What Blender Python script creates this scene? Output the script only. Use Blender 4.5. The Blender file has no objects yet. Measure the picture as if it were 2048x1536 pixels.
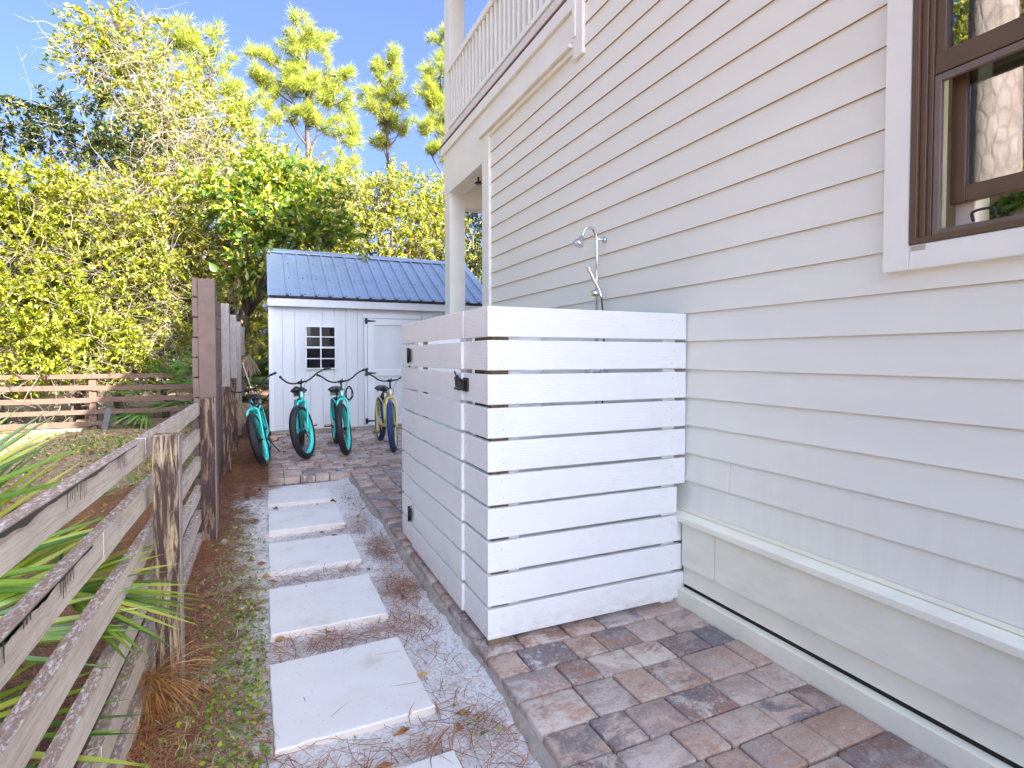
import bpy, bmesh, math, random
import numpy as np
from mathutils import Vector, Matrix, Euler

random.seed(7)
RNG = np.random.default_rng(7)
R = math.radians
SC = bpy.context.scene
COL = SC.collection

# ------------------------------------------------------------------ camera, sky, sun, exposure
cam_d = bpy.data.cameras.new('camera')
cam_d.sensor_width = 36.0
cam_d.lens = 19.36
cam_d.shift_y = -0.0128
cam_d.clip_start = 0.05
cam_d.clip_end = 600
cam = bpy.data.objects.new('camera', cam_d)
COL.objects.link(cam)
cam.location = (0, 0, 1.35)
cam.rotation_euler = (R(90 - 1.545), 0, R(-24.17))
SC.camera = cam

SUN = Vector((0.41, -0.78, 0.48)).normalized()
world = bpy.data.worlds.new('World')
SC.world = world
world.use_nodes = True
wn = world.node_tree
wn.nodes.clear()
sky = wn.nodes.new('ShaderNodeTexSky')
sky.sky_type = 'NISHITA'
sky.sun_disc = False
sky.sun_elevation = math.asin(SUN.z)
sky.sun_rotation = math.atan2(SUN.x, SUN.y)
sky.air_density = 0.31
sky.dust_density = 8.0
sky.ozone_density = 6.5
bg = wn.nodes.new('ShaderNodeBackground')
bg.inputs['Strength'].default_value = 0.13
wo = wn.nodes.new('ShaderNodeOutputWorld')
wn.links.new(sky.outputs[0], bg.inputs[0])
wn.links.new(bg.outputs[0], wo.inputs[0])

sun_d = bpy.data.lights.new('sun', 'SUN')
sun_d.energy = 5.0
sun_d.angle = R(0.5)
sun_d.color = (1.0, 0.93, 0.82)
sun = bpy.data.objects.new('sun', sun_d)
COL.objects.link(sun)
sun.rotation_euler = (-SUN).to_track_quat('-Z', 'Y').to_euler()
sun.location = (0, 0, 30)

SC.view_settings.view_transform = 'Standard'
SC.view_settings.look = 'None'
SC.view_settings.gamma = 1
SC.view_settings.use_curve_mapping = False
SC.view_settings.exposure = 2.87
SC.render.engine = 'CYCLES'
SC.cycles.max_bounces = 6
SC.cycles.transparent_max_bounces = 8

# ------------------------------------------------------------------ object helpers
def tag(o, label=None, cat=None, group=None, kind=None):
    if label: o['label'] = label
    if cat: o['category'] = cat
    if group: o['group'] = group
    if kind: o['kind'] = kind
    return o

def thing(name, label, cat, loc=(0, 0, 0), group=None):
    o = bpy.data.objects.new(name, None)
    o.empty_display_size = 0.2
    COL.objects.link(o)
    o.location = loc
    return tag(o, label, cat, group)

def link(name, me, mat=None, parent=None, local=False):
    o = bpy.data.objects.new(name, me)
    COL.objects.link(o)
    if mat is not None and not me.materials:
        me.materials.append(mat)
    if parent is not None:
        o.parent = parent
        if parent.type == 'EMPTY' and not local:
            o.location = -Vector(parent.location)
    return o

def fast_mesh(name, V, F, smooth=False):
    """V (n,3) float array, F (m,k) int array with constant k"""
    V = np.asarray(V, np.float32); F = np.asarray(F, np.int32)
    me = bpy.data.meshes.new(name)
    n, (m, k) = len(V), F.shape
    me.vertices.add(n)
    me.vertices.foreach_set('co', V.ravel())
    me.loops.add(m * k)
    me.loops.foreach_set('vertex_index', F.ravel())
    me.polygons.add(m)
    me.polygons.foreach_set('loop_start', np.arange(0, m * k, k, dtype=np.int32))
    me.polygons.foreach_set('loop_total', np.full(m, k, np.int32))
    if smooth:
        me.polygons.foreach_set('use_smooth', np.ones(m, bool))
    me.update(calc_edges=True)
    me.validate()
    return me

def frame_axes(d):
    d = Vector(d).normalized()
    u = d.cross(Vector((0, 0, 1)))
    if u.length < 1e-3: u = d.cross(Vector((1, 0, 0)))
    u.normalize()
    return d, u, d.cross(u).normalized()

def smooth_path(pts, n=6):
    """Catmull-Rom through pts"""
    P = [Vector(p) for p in pts]
    if len(P) < 3: return P
    Q = [P[0] * 2 - P[1]] + P + [P[-1] * 2 - P[-2]]
    out = []
    for i in range(1, len(Q) - 2):
        p0, p1, p2, p3 = Q[i - 1], Q[i], Q[i + 1], Q[i + 2]
        for j in range(n):
            t = j / n
            out.append(0.5 * ((2 * p1) + (p2 - p0) * t + (2 * p0 - 5 * p1 + 4 * p2 - p3) * t * t + (3 * p1 - p0 - 3 * p2 + p3) * t ** 3))
    out.append(P[-1])
    return out

class MB:
    def __init__(s): s.v = []; s.f = []; s.sm = []
    def add(s, V, F, smooth=False, M=None):
        b = len(s.v)
        s.v += [tuple(M @ Vector(p)) if M is not None else tuple(p) for p in V]
        s.f += [tuple(i + b for i in f) for f in F]
        s.sm += [smooth] * len(F)
        return s
    def box(s, x0, x1, y0, y1, z0, z1, M=None):
        V = [(x0, y0, z0), (x1, y0, z0), (x1, y1, z0), (x0, y1, z0), (x0, y0, z1), (x1, y0, z1), (x1, y1, z1), (x0, y1, z1)]
        return s.add(V, [(0, 3, 2, 1), (4, 5, 6, 7), (0, 1, 5, 4), (1, 2, 6, 5), (2, 3, 7, 6), (3, 0, 4, 7)], False, M)
    def bar(s, a, b, w, h, up=(0, 0, 1)):
        a, b = Vector(a), Vector(b); d = (b - a); L = d.length; d.normalize()
        u = d.cross(Vector(up)).normalized(); v = u.cross(d)
        M = Matrix((u, d, v)).transposed().to_4x4(); M.translation = a
        return s.box(-w / 2, w / 2, 0, L, -h / 2, h / 2, M)
    def tube(s, pts, r, n=8, caps=True, M=None):
        P = [Vector(p) for p in pts]; m = len(P)
        rr = r if isinstance(r, (list, tuple)) else [r] * m
        if len(rr) != m: rr = [np.interp(i / (m - 1), np.linspace(0, 1, len(rr)), rr) for i in range(m)]
        V = []; u = None
        for i in range(m):
            d = (P[min(i + 1, m - 1)] - P[max(i - 1, 0)]).normalized()
            if u is None: _, u, w = frame_axes(d)
            else:
                u = (u - d * u.dot(d))
                if u.length < 1e-5: _, u, w = frame_axes(d)
                u.normalize()
            w = d.cross(u)
            for j in range(n):
                a = 2 * math.pi * j / n
                V.append(P[i] + (u * math.cos(a) + w * math.sin(a)) * rr[i])
        F = [(i * n + j, i * n + (j + 1) % n, (i + 1) * n + (j + 1) % n, (i + 1) * n + j) for i in range(m - 1) for j in range(n)]
        s.add(V, F, True, M)
        if caps:
            b = len(s.v) - len(V)
            s.f.append(tuple(b + j for j in reversed(range(n)))); s.sm.append(False)
            s.f.append(tuple(b + (m - 1) * n + j for j in range(n))); s.sm.append(False)
        return s
    def lathe(s, prof, n=24, axis='z', M=None, closed=False):
        """prof: list of (r, h) around axis"""
        V = []
        for k in range(n):
            a = 2 * math.pi * k / n; c, q = math.cos(a), math.sin(a)
            for r, h in prof:
                V.append({'z': (r * c, r * q, h), 'y': (r * c, h, r * q), 'x': (h, r * c, r * q)}[axis])
        m = len(prof); F = []
        for k in range(n):
            k2 = (k + 1) % n
            for i in range(m if closed else m - 1):
                i2 = (i + 1) % m
                F.append((k * m + i, k2 * m + i, k2 * m + i2, k * m + i2))
        return s.add(V, F, True, M)
    def prism(s, poly, axis, t0, t1, M=None):
        """extrude a 2-D polygon along axis between t0 and t1"""
        n = len(poly)
        mk = {'x': lambda p, t: (t, p[0], p[1]), 'y': lambda p, t: (p[0], t, p[1]), 'z': lambda p, t: (p[0], p[1], t)}[axis]
        V = [mk(p, t0) for p in poly] + [mk(p, t1) for p in poly]
        F = [tuple(range(n))[::-1], tuple(range(n, 2 * n))] + [(i, (i + 1) % n, n + (i + 1) % n, n + i) for i in range(n)]
        return s.add(V, F, False, M)
    def build(s, name, mat, parent=None, local=False, bevel=0, seg=1, normals=True):
        me = bpy.data.meshes.new(name)
        me.from_pydata(s.v, [], s.f)
        me.polygons.foreach_set('use_smooth', s.sm)
        if normals or bevel:
            bm = bmesh.new(); bm.from_mesh(me)
            bmesh.ops.recalc_face_normals(bm, faces=bm.faces)
            if bevel:
                bmesh.ops.bevel(bm, geom=list(bm.edges), offset=bevel, segments=seg, affect='EDGES', profile=0.5)
            bm.to_mesh(me); bm.free()
        return link(name, me, mat, parent, local)

def board(name, mat, parent, x0, x1, y0, y1, z0, z1, bevel=0.002, local=False):
    return MB().box(x0, x1, y0, y1, z0, z1).build(name, mat, parent, local, bevel=bevel)

# ------------------------------------------------------------------ materials
def new_mat(name):
    m = bpy.data.materials.new(name); m.use_nodes = True
    nt = m.node_tree; nt.nodes.clear()
    out = nt.nodes.new('ShaderNodeOutputMaterial')
    b = nt.nodes.new('ShaderNodeBsdfPrincipled')
    nt.links.new(b.outputs[0], out.inputs[0])
    return m, nt, b, out

def N(nt, kind, **kw):
    n = nt.nodes.new(kind)
    for k, v in kw.items():
        if k.startswith('i_'):
            key = k[2:]
            n.inputs[int(key) if key.isdigit() else key.replace('_', ' ')].default_value = v
        else: setattr(n, k, v)
    return n

def coords(nt, scale=(1, 1, 1), which='Object', jitter=False):
    tc = N(nt, 'ShaderNodeTexCoord')
    mp = N(nt, 'ShaderNodeMapping'); mp.inputs['Scale'].default_value = scale
    nt.links.new(tc.outputs[which], mp.inputs[0])
    if jitter:
        oi = N(nt, 'ShaderNodeObjectInfo')
        mu = N(nt, 'ShaderNodeVectorMath', operation='MULTIPLY')
        mu.inputs[1].default_value = (37, 53, 71)
        cb = N(nt, 'ShaderNodeCombineXYZ')
        for k in range(3): nt.links.new(oi.outputs['Random'], cb.inputs[k])
        nt.links.new(cb.outputs[0], mu.inputs[0])
        ad = N(nt, 'ShaderNodeVectorMath', operation='ADD')
        nt.links.new(mp.outputs[0], ad.inputs[0]); nt.links.new(mu.outputs[0], ad.inputs[1])
        return ad.outputs[0]
    return mp.outputs[0]

def noise(nt, vec, scale=5, detail=4, rough=0.6, dist=0.0):
    n = N(nt, 'ShaderNodeTexNoise', i_Scale=scale, i_Detail=detail, i_Roughness=rough, i_Distortion=dist)
    nt.links.new(vec, n.inputs['Vector'])
    return n.outputs['Fac']

def ramp(nt, fac, stops, interp='LINEAR'):
    r = N(nt, 'ShaderNodeValToRGB'); cr = r.color_ramp; cr.interpolation = interp
    while len(cr.elements) < len(stops): cr.elements.new(0.5)
    for e, (p, c) in zip(cr.elements, stops):
        e.position = p; e.color = (*c, 1) if not isinstance(c, (int, float)) else (c, c, c, 1)
    nt.links.new(fac, r.inputs[0])
    return r.outputs[0]

def mix(nt, fac, a, b, blend='MIX'):
    m = N(nt, 'ShaderNodeMix', data_type='RGBA', blend_type=blend)
    for key, v in ((0, fac), (6, a), (7, b)):
        if hasattr(v, 'is_output'): nt.links.new(v, m.inputs[key])
        else: m.inputs[key].default_value = v if key == 0 else (*v, 1)
    return m.outputs[2]

def math_n(nt, op, a, b=0.0, clamp=False):
    m = N(nt, 'ShaderNodeMath', operation=op, use_clamp=clamp)
    for k, v in ((0, a), (1, b)):
        if hasattr(v, 'is_output'): nt.links.new(v, m.inputs[k])
        else: m.inputs[k].default_value = v
    return m.outputs[0]

def bump(nt, b, h, strength=0.3, dist=0.01):
    n = N(nt, 'ShaderNodeBump', i_Strength=strength, i_Distance=dist)
    nt.links.new(h, n.inputs['Height'])
    nt.links.new(n.outputs[0], b.inputs['Normal'])

def M_basic(name, col, rough=0.5, var=0.08, scale=6, stretch=(1, 1, 1), bmp=0.15, bscale=80, metal=0.0, spec=0.5, dist=0.003, rand=0.0):
    m, nt, b, _ = new_mat(name)
    v = coords(nt, stretch)
    f = noise(nt, v, scale, 5)
    c = mix(nt, ramp(nt, f, [(0.3, 0.0), (0.7, 1.0)]), tuple(x * (1 - var) for x in col), tuple(min(1, x * (1 + var)) for x in col))
    if rand:
        oi = N(nt, 'ShaderNodeObjectInfo')
        hs = N(nt, 'ShaderNodeHueSaturation')
        nt.links.new(math_n(nt, 'MULTIPLY_ADD', oi.outputs['Random'], rand), hs.inputs['Value'])
        hs.inputs['Value'].links[0].from_node.inputs[2].default_value = 1 - rand / 2
        nt.links.new(c, hs.inputs['Color']); c = hs.outputs[0]
    nt.links.new(c, b.inputs['Base Color'])
    b.inputs['Roughness'].default_value = rough
    b.inputs['Metallic'].default_value = metal
    b.inputs['Specular IOR Level'].default_value = spec
    if bmp: bump(nt, b, noise(nt, v, bscale, 3), bmp, dist)
    return m

def M_paintwood(name, col, grain, rough=0.45, stain=(0.62, 0.55, 0.42), amount=0.35):
    """white-painted softwood: grain telegraphing through, faint knots and smudges"""
    m, nt, b, _ = new_mat(name)
    v = coords(nt, grain, jitter=True)
    g = noise(nt, v, 5, 6, 0.65, 0.6)
    v2 = coords(nt, (1, 1, 1), jitter=True)
    sm = noise(nt, v2, 3.5, 5, 0.6)
    vo = N(nt, 'ShaderNodeTexVoronoi', i_Scale=2.3, feature='F1')
    nt.links.new(coords(nt, (1, 1, 1.8), jitter=True), vo.inputs['Vector'])
    knot = ramp(nt, vo.outputs['Distance'], [(0.0, 1.0), (0.03, 0.35), (0.055, 0.25), (0.070, 0.8), (0.085, 0.0)])
    c = mix(nt, ramp(nt, sm, [(0.52, 0.0), (0.8, 1.0)]), col, tuple(x * 0.93 for x in col))
    c = mix(nt, math_n(nt, 'MULTIPLY', knot, amount), c, stain)
    c = mix(nt, math_n(nt, 'MULTIPLY', ramp(nt, g, [(0.35, 1.0), (0.5, 0.0)]), 0.10), c, stain)
    tz = N(nt, 'ShaderNodeTexCoord'); sz = N(nt, 'ShaderNodeSeparateXYZ'); nt.links.new(tz.outputs['Object'], sz.inputs[0])
    lowz = ramp(nt, sz.outputs[2], [(0.02, 0.8), (0.16, 0.0)])
    c = mix(nt, math_n(nt, 'MULTIPLY', lowz, ramp(nt, noise(nt, coords(nt, (3, 3, 6)), 5, 6, 0.75), [(0.40, 0.0), (0.70, 0.8)])), c, (0.50, 0.43, 0.36))
    nt.links.new(c, b.inputs['Base Color'])
    b.inputs['Roughness'].default_value = rough
    bump(nt, b, math_n(nt, 'ADD', g, math_n(nt, 'MULTIPLY', sm, 1.5)), 0.5, 0.0035)
    return m

def M_oldwood(name, cols, grain, rough=0.85, paint=None, pscale=(6, 6, 6), pthr=(0.5, 0.56), top=None):
    """weathered wood with optional worn paint; top: paint left on upward faces"""
    m, nt, b, _ = new_mat(name)
    v = coords(nt, grain, jitter=True)
    g = noise(nt, v, 4, 8, 0.7, 1.2)
    v2 = coords(nt, (1, 1, 1), jitter=True)
    l = noise(nt, v2, 4, 5, 0.6)
    c = ramp(nt, g, [(0.30, cols[0]), (0.48, cols[1]), (0.70, cols[2])])
    c = mix(nt, ramp(nt, l, [(0.42, 0.0), (0.80, 0.5)]), c, cols[0])
    fg = noise(nt, coords(nt, tuple(q * 5 for q in grain), jitter=True), 4, 4, 0.7, 0.8)
    c = mix(nt, ramp(nt, fg, [(0.36, 0.45), (0.46, 0.0)]), c, tuple(q * 0.45 for q in cols[0]))
    kv = N(nt, 'ShaderNodeTexVoronoi', i_Scale=3.1, feature='F1')
    nt.links.new(coords(nt, (1.0, 1.0, 1.0) if max(grain) == grain[2] else (1.6, 1.6, 0.8), jitter=True), kv.inputs['Vector'])
    c = mix(nt, ramp(nt, kv.outputs['Distance'], [(0.0, 0.9), (0.04, 0.75), (0.07, 0.0)]), c, tuple(q * 0.35 for q in cols[0]))
    h = g
    if paint is not None:
        pv = coords(nt, pscale, jitter=True)
        p = ramp(nt, noise(nt, pv, 3, 8, 0.72, 0.5), [(pthr[0], 0.0), (pthr[1], 1.0)])
        c = mix(nt, p, c, mix(nt, l, paint, tuple(x * 0.6 for x in paint)))
    if top is not None:
        ge = N(nt, 'ShaderNodeNewGeometry'); sx = N(nt, 'ShaderNodeSeparateXYZ')
        nt.links.new(ge.outputs['Normal'], sx.inputs[0])
        up = ramp(nt, sx.outputs[2], [(0.6, 0.0), (0.8, 1.0)])
        tv = coords(nt, (46, 15, 46), jitter=True)
        pk = ramp(nt, noise(nt, tv, 2.2, 8, 0.75, 0.6), [(0.40, 0.0), (0.50, 1.0)])
        c = mix(nt, up, c, mix(nt, pk, top[0], top[1]))
    nt.links.new(c, b.inputs['Base Color'])
    b.inputs['Roughness'].default_value = rough
    b.inputs['Specular IOR Level'].default_value = 0.25
    bump(nt, b, h, 0.6, 0.004)
    return m

def M_leaf(name, stops, rough=0.45, trans=0.35, k=1.0, spec=0.4):
    stops = [(p, tuple(x * k for x in c)) for p, c in stops]
    m, nt, b, out = new_mat(name)
    ge = N(nt, 'ShaderNodeNewGeometry')
    c = ramp(nt, ge.outputs['Random Per Island'], stops)
    nt.links.new(c, b.inputs['Base Color'])
    b.inputs['Roughness'].default_value = rough
    b.inputs['Specular IOR Level'].default_value = spec
    if trans:
        t = N(nt, 'ShaderNodeBsdfTranslucent')
        hs = N(nt, 'ShaderNodeHueSaturation', i_Saturation=1.15, i_Value=1.5)
        nt.links.new(c, hs.inputs['Color']); nt.links.new(hs.outputs[0], t.inputs[0])
        ms = N(nt, 'ShaderNodeMixShader', i_0=trans)
        nt.links.new(b.outputs[0], ms.inputs[1]); nt.links.new(t.outputs[0], ms.inputs[2])
        nt.links.new(ms.outputs[0], out.inputs[0])
    return m

def M_glass(name, tint=(0.75, 0.8, 0.8), boost=0.12):
    m, nt, b, out = new_mat(name)
    fr = N(nt, 'ShaderNodeFresnel', i_IOR=1.5)
    fac = math_n(nt, 'ADD', fr.outputs[0], boost, True)
    tr = N(nt, 'ShaderNodeBsdfTransparent'); tr.inputs[0].default_value = (*tint, 1)
    gl = N(nt, 'ShaderNodeBsdfGlossy', i_Roughness=0.0)
    ms = N(nt, 'ShaderNodeMixShader')
    nt.links.new(fac, ms.inputs[0]); nt.links.new(tr.outputs[0], ms.inputs[1]); nt.links.new(gl.outputs[0], ms.inputs[2])
    nt.links.new(ms.outputs[0], out.inputs[0])
    return m

MT = {}
def M_siding():
    m, nt, b, _ = new_mat('cream_siding_paint')
    oi = N(nt, 'ShaderNodeObjectInfo')
    v = coords(nt, (1, 0.5, 3), jitter=True); w = coords(nt, (1, 1, 1))
    a = noise(nt, v, 2.2, 5); g = noise(nt, coords(nt, (1, 1.2, 30), jitter=True), 4, 5, 0.7)
    c = mix(nt, ramp(nt, a, [(0.3, 0.0), (0.7, 1.0)]), (0.825, 0.815, 0.685), (0.87, 0.86, 0.735))
    c = mix(nt, math_n(nt, 'MULTIPLY', oi.outputs['Random'], 0.5), c, (0.81, 0.805, 0.70))
    vo = N(nt, 'ShaderNodeTexVoronoi', i_Scale=5.5, feature='F1'); nt.links.new(w, vo.inputs['Vector'])
    spk = math_n(nt, 'MULTIPLY', ramp(nt, vo.outputs['Distance'], [(0.0, 1.0), (0.013, 0.8), (0.022, 0.0)]), ramp(nt, noise(nt, w, 1.3, 2), [(0.5, 0.0), (0.58, 1.0)]))
    c = mix(nt, math_n(nt, 'MULTIPLY', spk, 0.7), c, (0.34, 0.24, 0.13))
    sx = N(nt, 'ShaderNodeSeparateXYZ'); tc = N(nt, 'ShaderNodeTexCoord'); nt.links.new(tc.outputs['Object'], sx.inputs[0])
    low = ramp(nt, sx.outputs[2], [(0.45, 0.5), (1.0, 0.0)])
    st = noise(nt, coords(nt, (1, 9, 0.8)), 2.0, 6, 0.7)
    c = mix(nt, math_n(nt, 'MULTIPLY', low, ramp(nt, st, [(0.45, 0.0), (0.75, 0.7)])), c, (0.66, 0.61, 0.50))
    nt.links.new(c, b.inputs['Base Color']); b.inputs['Roughness'].default_value = 0.5
    bump(nt, b, math_n(nt, 'ADD', math_n(nt, 'MULTIPLY', g, 0.6), a), 0.18, 0.004)
    return m
MT['siding'] = M_siding()
MT['lap_edge'] = M_basic('dusty_lap_shadow', (0.34, 0.20, 0.05), 0.9, 0.3, 6, (1, 0.3, 1))  # dust brown under each lap, also painting the shadow line there
MT['trim'] = M_basic('cream_trim_paint', (0.85, 0.845, 0.745), 0.45, 0.04, 3, (1, 1, 1), 0.1, 60, dist=0.002)
MT['skirt'] = M_basic('cream_skirt_paint', (0.88, 0.85, 0.69), 0.55, 0.07, 3, (1, 1.2, 3), 0.2, 30, dist=0.003)
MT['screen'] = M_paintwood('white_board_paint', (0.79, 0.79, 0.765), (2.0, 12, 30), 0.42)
MT['screen_side'] = M_paintwood('white_side_paint_lifted', (0.88, 0.87, 0.83), (12, 2.0, 30), 0.42)  # same white paint, lightened on the side faces to offset their shade
MT['rawwood'] = M_oldwood('raw_yellow_pine', [(0.13, 0.095, 0.055), (0.20, 0.15, 0.085), (0.27, 0.205, 0.12)], (20, 20, 2))
MT['nail'] = M_basic('painted_nail', (0.60, 0.57, 0.54), 0.4, 0.2)
MT['dark_gap'] = M_basic('painted_shade_black', (0.02, 0.018, 0.015), 0.9, 0.1)  # near-black colour standing in for shade inside openings
MT['brown_metal'] = M_basic('brown_window_metal', (0.115, 0.066, 0.034), 0.38, 0.12, 8, (1, 1, 1), 0.08, 50, spec=0.5)
MT['brown_metal_light'] = M_basic('brown_screen_frame', (0.17, 0.125, 0.10), 0.35, 0.1, 8)
MT['glass'] = M_glass('window_glass', (0.55, 0.6, 0.6), 0.22)
MT['pane'] = M_glass('shed_pane_glass', (0.35, 0.4, 0.45), 0.03)
MT['interior'] = M_basic('room_interior', (0.22, 0.19, 0.16), 0.9, 0.1)
MT['interior_white'] = M_basic('room_casing', (0.6, 0.58, 0.5), 0.7, 0.05)
MT['chrome'] = M_basic('chrome', (0.75, 0.76, 0.78), 0.12, 0.03, 5, bmp=0, metal=1.0)
MT['black_metal'] = M_basic('black_hardware', (0.012, 0.011, 0.011), 0.45, 0.3, 30, bmp=0.2)
MT['shed_wall'] = M_basic('shed_white_paint', (0.60, 0.62, 0.63), 0.55, 0.05, 4, (1, 1, 0.4), 0.25, 60, dist=0.003)
MT['shed_trim'] = M_basic('shed_trim_paint', (0.67, 0.69, 0.70), 0.5, 0.04, 4)
MT['shed_fascia'] = M_basic('shed_fascia_paint', (0.58, 0.60, 0.63), 0.55, 0.05, 4)
MT['roof'] = M_basic('galvalume_roof', (0.37, 0.45, 0.57), 0.40, 0.10, 3, (1, 1, 1), 0.1, 30, metal=0.55)
MT['roof_edge'] = M_basic('roof_foam_strip', (0.03, 0.03, 0.035), 0.8)
MT['skid'] = M_oldwood('shed_skid_wood', [(0.22, 0.18, 0.15), (0.34, 0.28, 0.23), (0.45, 0.40, 0.35)], (1.5, 10, 25))
MT['rail'] = M_oldwood('weathered_rail_wood', [(0.44, 0.34, 0.25), (0.82, 0.70, 0.56), (0.90, 0.81, 0.69)], (10, 0.45, 20),
                       top=((0.62, 0.58, 0.52), (0.29, 0.195, 0.145)))
MT['drip'] = M_basic('brown_paint_drip', (0.075, 0.052, 0.040), 0.6, 0.2)
MT['post'] = M_oldwood('worn_brown_post', [(0.40, 0.27, 0.15), (0.58, 0.43, 0.26), (0.70, 0.56, 0.37)], (26, 26, 2.0),
                       paint=(0.095, 0.058, 0.048), pscale=(13, 13, 1.3), pthr=(0.38, 0.52))
MT['post_dark'] = M_oldwood('dark_brown_post', [(0.30, 0.19, 0.11), (0.42, 0.29, 0.17), (0.50, 0.37, 0.23)], (26, 26, 2.0),
                       paint=(0.085, 0.050, 0.045), pscale=(12, 12, 1.4), pthr=(0.34, 0.50))
MT['post_side'] = M_oldwood('pale_post_face', [(0.36, 0.29, 0.24), (0.46, 0.39, 0.33), (0.54, 0.47, 0.40)], (26, 26, 2.0))
MT['brown_fence'] = M_basic('brown_fence_paint', (0.155, 0.098, 0.072), 0.6, 0.18, 5, (2, 2, 2), 0.3, 50)
MT['deck_edge'] = M_basic('worn_deck_edge', (0.26, 0.165, 0.12), 0.8, 0.35, 9)
MT['far_fence'] = M_oldwood('brown_far_fence', [(0.070, 0.038, 0.026), (0.098, 0.056, 0.040), (0.15, 0.10, 0.078)], (2, 20, 30), rough=0.7)
MT['grey_wood'] = M_oldwood('grey_weathered_post', [(0.20, 0.175, 0.155), (0.32, 0.285, 0.255), (0.42, 0.385, 0.35)], (22, 22, 2.0))
MT['slab'] = None
MT['turq'] = M_basic('turquoise_bike_paint', (0.045, 0.72, 0.60), 0.25, 0.04, 5, bmp=0.0, spec=0.6)
MT['yellow'] = M_basic('pale_yellow_bike_paint', (0.72, 0.62, 0.22), 0.28, 0.04, 5, bmp=0.0, spec=0.6)
MT['tyre'] = M_basic('black_tyre_rubber', (0.018, 0.018, 0.020), 0.62, 0.3, 20, bmp=0.7, bscale=70, dist=0.006)
MT['tyre_blue'] = M_basic('blue_tyre_rubber', (0.022, 0.055, 0.15), 0.6, 0.2, 20, bmp=0.5, bscale=70, dist=0.005)
MT['black_plastic'] = M_basic('black_plastic', (0.014, 0.014, 0.016), 0.4, 0.2, 10, bmp=0.1)
MT['steel'] = M_basic('dark_steel', (0.10, 0.10, 0.11), 0.35, 0.1, bmp=0, metal=1.0)
MT['amber'] = M_basic('amber_reflector', (0.75, 0.22, 0.02), 0.2, 0.1, bmp=0)
MT['white_plate'] = M_basic('white_plate', (0.8, 0.8, 0.8), 0.5, 0.03)
MT['bark'] = M_oldwood('oak_bark', [(0.045, 0.035, 0.03), (0.085, 0.068, 0.055), (0.14, 0.115, 0.095)], (9, 9, 2.5))
MT['bark_dark'] = M_oldwood('dark_pine_bark', [(0.035, 0.025, 0.02), (0.065, 0.047, 0.038), (0.11, 0.085, 0.07)], (9, 9, 2.5))
MT['twig'] = M_basic('dry_vine', (0.20, 0.165, 0.125), 0.85, 0.25, 3, bmp=0)
MT['stem'] = M_basic('shrub_stem', (0.10, 0.075, 0.055), 0.9, 0.25, 4, bmp=0)
MT['terracotta'] = M_basic('clay_pot', (0.42, 0.36, 0.30), 0.7, 0.1)
MT['concrete'] = M_basic('mortar_haunch', (0.36, 0.32, 0.27), 0.9, 0.25, 12, bmp=0.8, bscale=40, dist=0.01)
MT['hooktool'] = M_basic('worn_plank', (0.40, 0.35, 0.27), 0.85, 0.35, 6, (1, 1, 1), 0.3, 40)

def M_pine_bark():
    m, nt, b, _ = new_mat('pine_bark')
    v = coords(nt, (1, 1, 0.42))
    nv = N(nt, 'ShaderNodeVectorMath', operation='ADD'); nz = N(nt, 'ShaderNodeTexNoise', i_Scale=9.0, i_Detail=4.0)
    ns = N(nt, 'ShaderNodeVectorMath', operation='SCALE'); ns.inputs[3].default_value = 0.05
    nt.links.new(v, nz.inputs['Vector']); nt.links.new(nz.outputs['Color'], ns.inputs[0]); nt.links.new(v, nv.inputs[0]); nt.links.new(ns.outputs[0], nv.inputs[1])
    vo = N(nt, 'ShaderNodeTexVoronoi', i_Scale=11, feature='DISTANCE_TO_EDGE')
    nt.links.new(nv.outputs[0], vo.inputs['Vector'])
    e = ramp(nt, vo.outputs[0], [(0.0, 0.0), (0.16, 1.0)])
    f = noise(nt, v, 9, 6)
    c = ramp(nt, f, [(0.3, (0.16, 0.12, 0.10)), (0.5, (0.24, 0.19, 0.165)), (0.7, (0.32, 0.27, 0.245))])
    c = mix(nt, ramp(nt, e, [(0.0, 0.55), (1.0, 1.0)]), (0.09, 0.065, 0.055), c)
    nt.links.new(c, b.inputs['Base Color']); b.inputs['Roughness'].default_value = 0.9
    h = math_n(nt, 'ADD', math_n(nt, 'MULTIPLY', e, 0.7), math_n(nt, 'MULTIPLY', f, 0.5))
    bump(nt, b, h, 0.5, 0.012)
    return m
MT['pinebark'] = M_pine_bark()

def M_slab():
    m, nt, b, _ = new_mat('pale_concrete_slab')
    v = coords(nt, (1, 1, 1), jitter=True)
    f = noise(nt, v, 4, 6, 0.6); p = noise(nt, v, 90, 2)
    c = ramp(nt, f, [(0.28, (0.56, 0.51, 0.45)), (0.42, (0.66, 0.635, 0.60)), (0.75, (0.71, 0.695, 0.67))])
    pit = ramp(nt, p, [(0.28, 1.0), (0.33, 0.0)])
    c = mix(nt, pit, c, (0.34, 0.30, 0.27))
    ge = N(nt, 'ShaderNodeNewGeometry'); sx = N(nt, 'ShaderNodeSeparateXYZ')
    nt.links.new(ge.outputs['Normal'], sx.inputs[0])
    side = ramp(nt, sx.outputs[2], [(0.2, 1.0), (0.7, 0.0)])
    c = mix(nt, math_n(nt, 'MULTIPLY', side, 0.8), c, (0.60, 0.52, 0.45))
    nt.links.new(c, b.inputs['Base Color']); b.inputs['Roughness'].default_value = 0.8
    bump(nt, b, math_n(nt, 'SUBTRACT', f, math_n(nt, 'MULTIPLY', pit, 0.5)), 0.25, 0.004)
    return m
MT['slab'] = M_slab()

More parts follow.
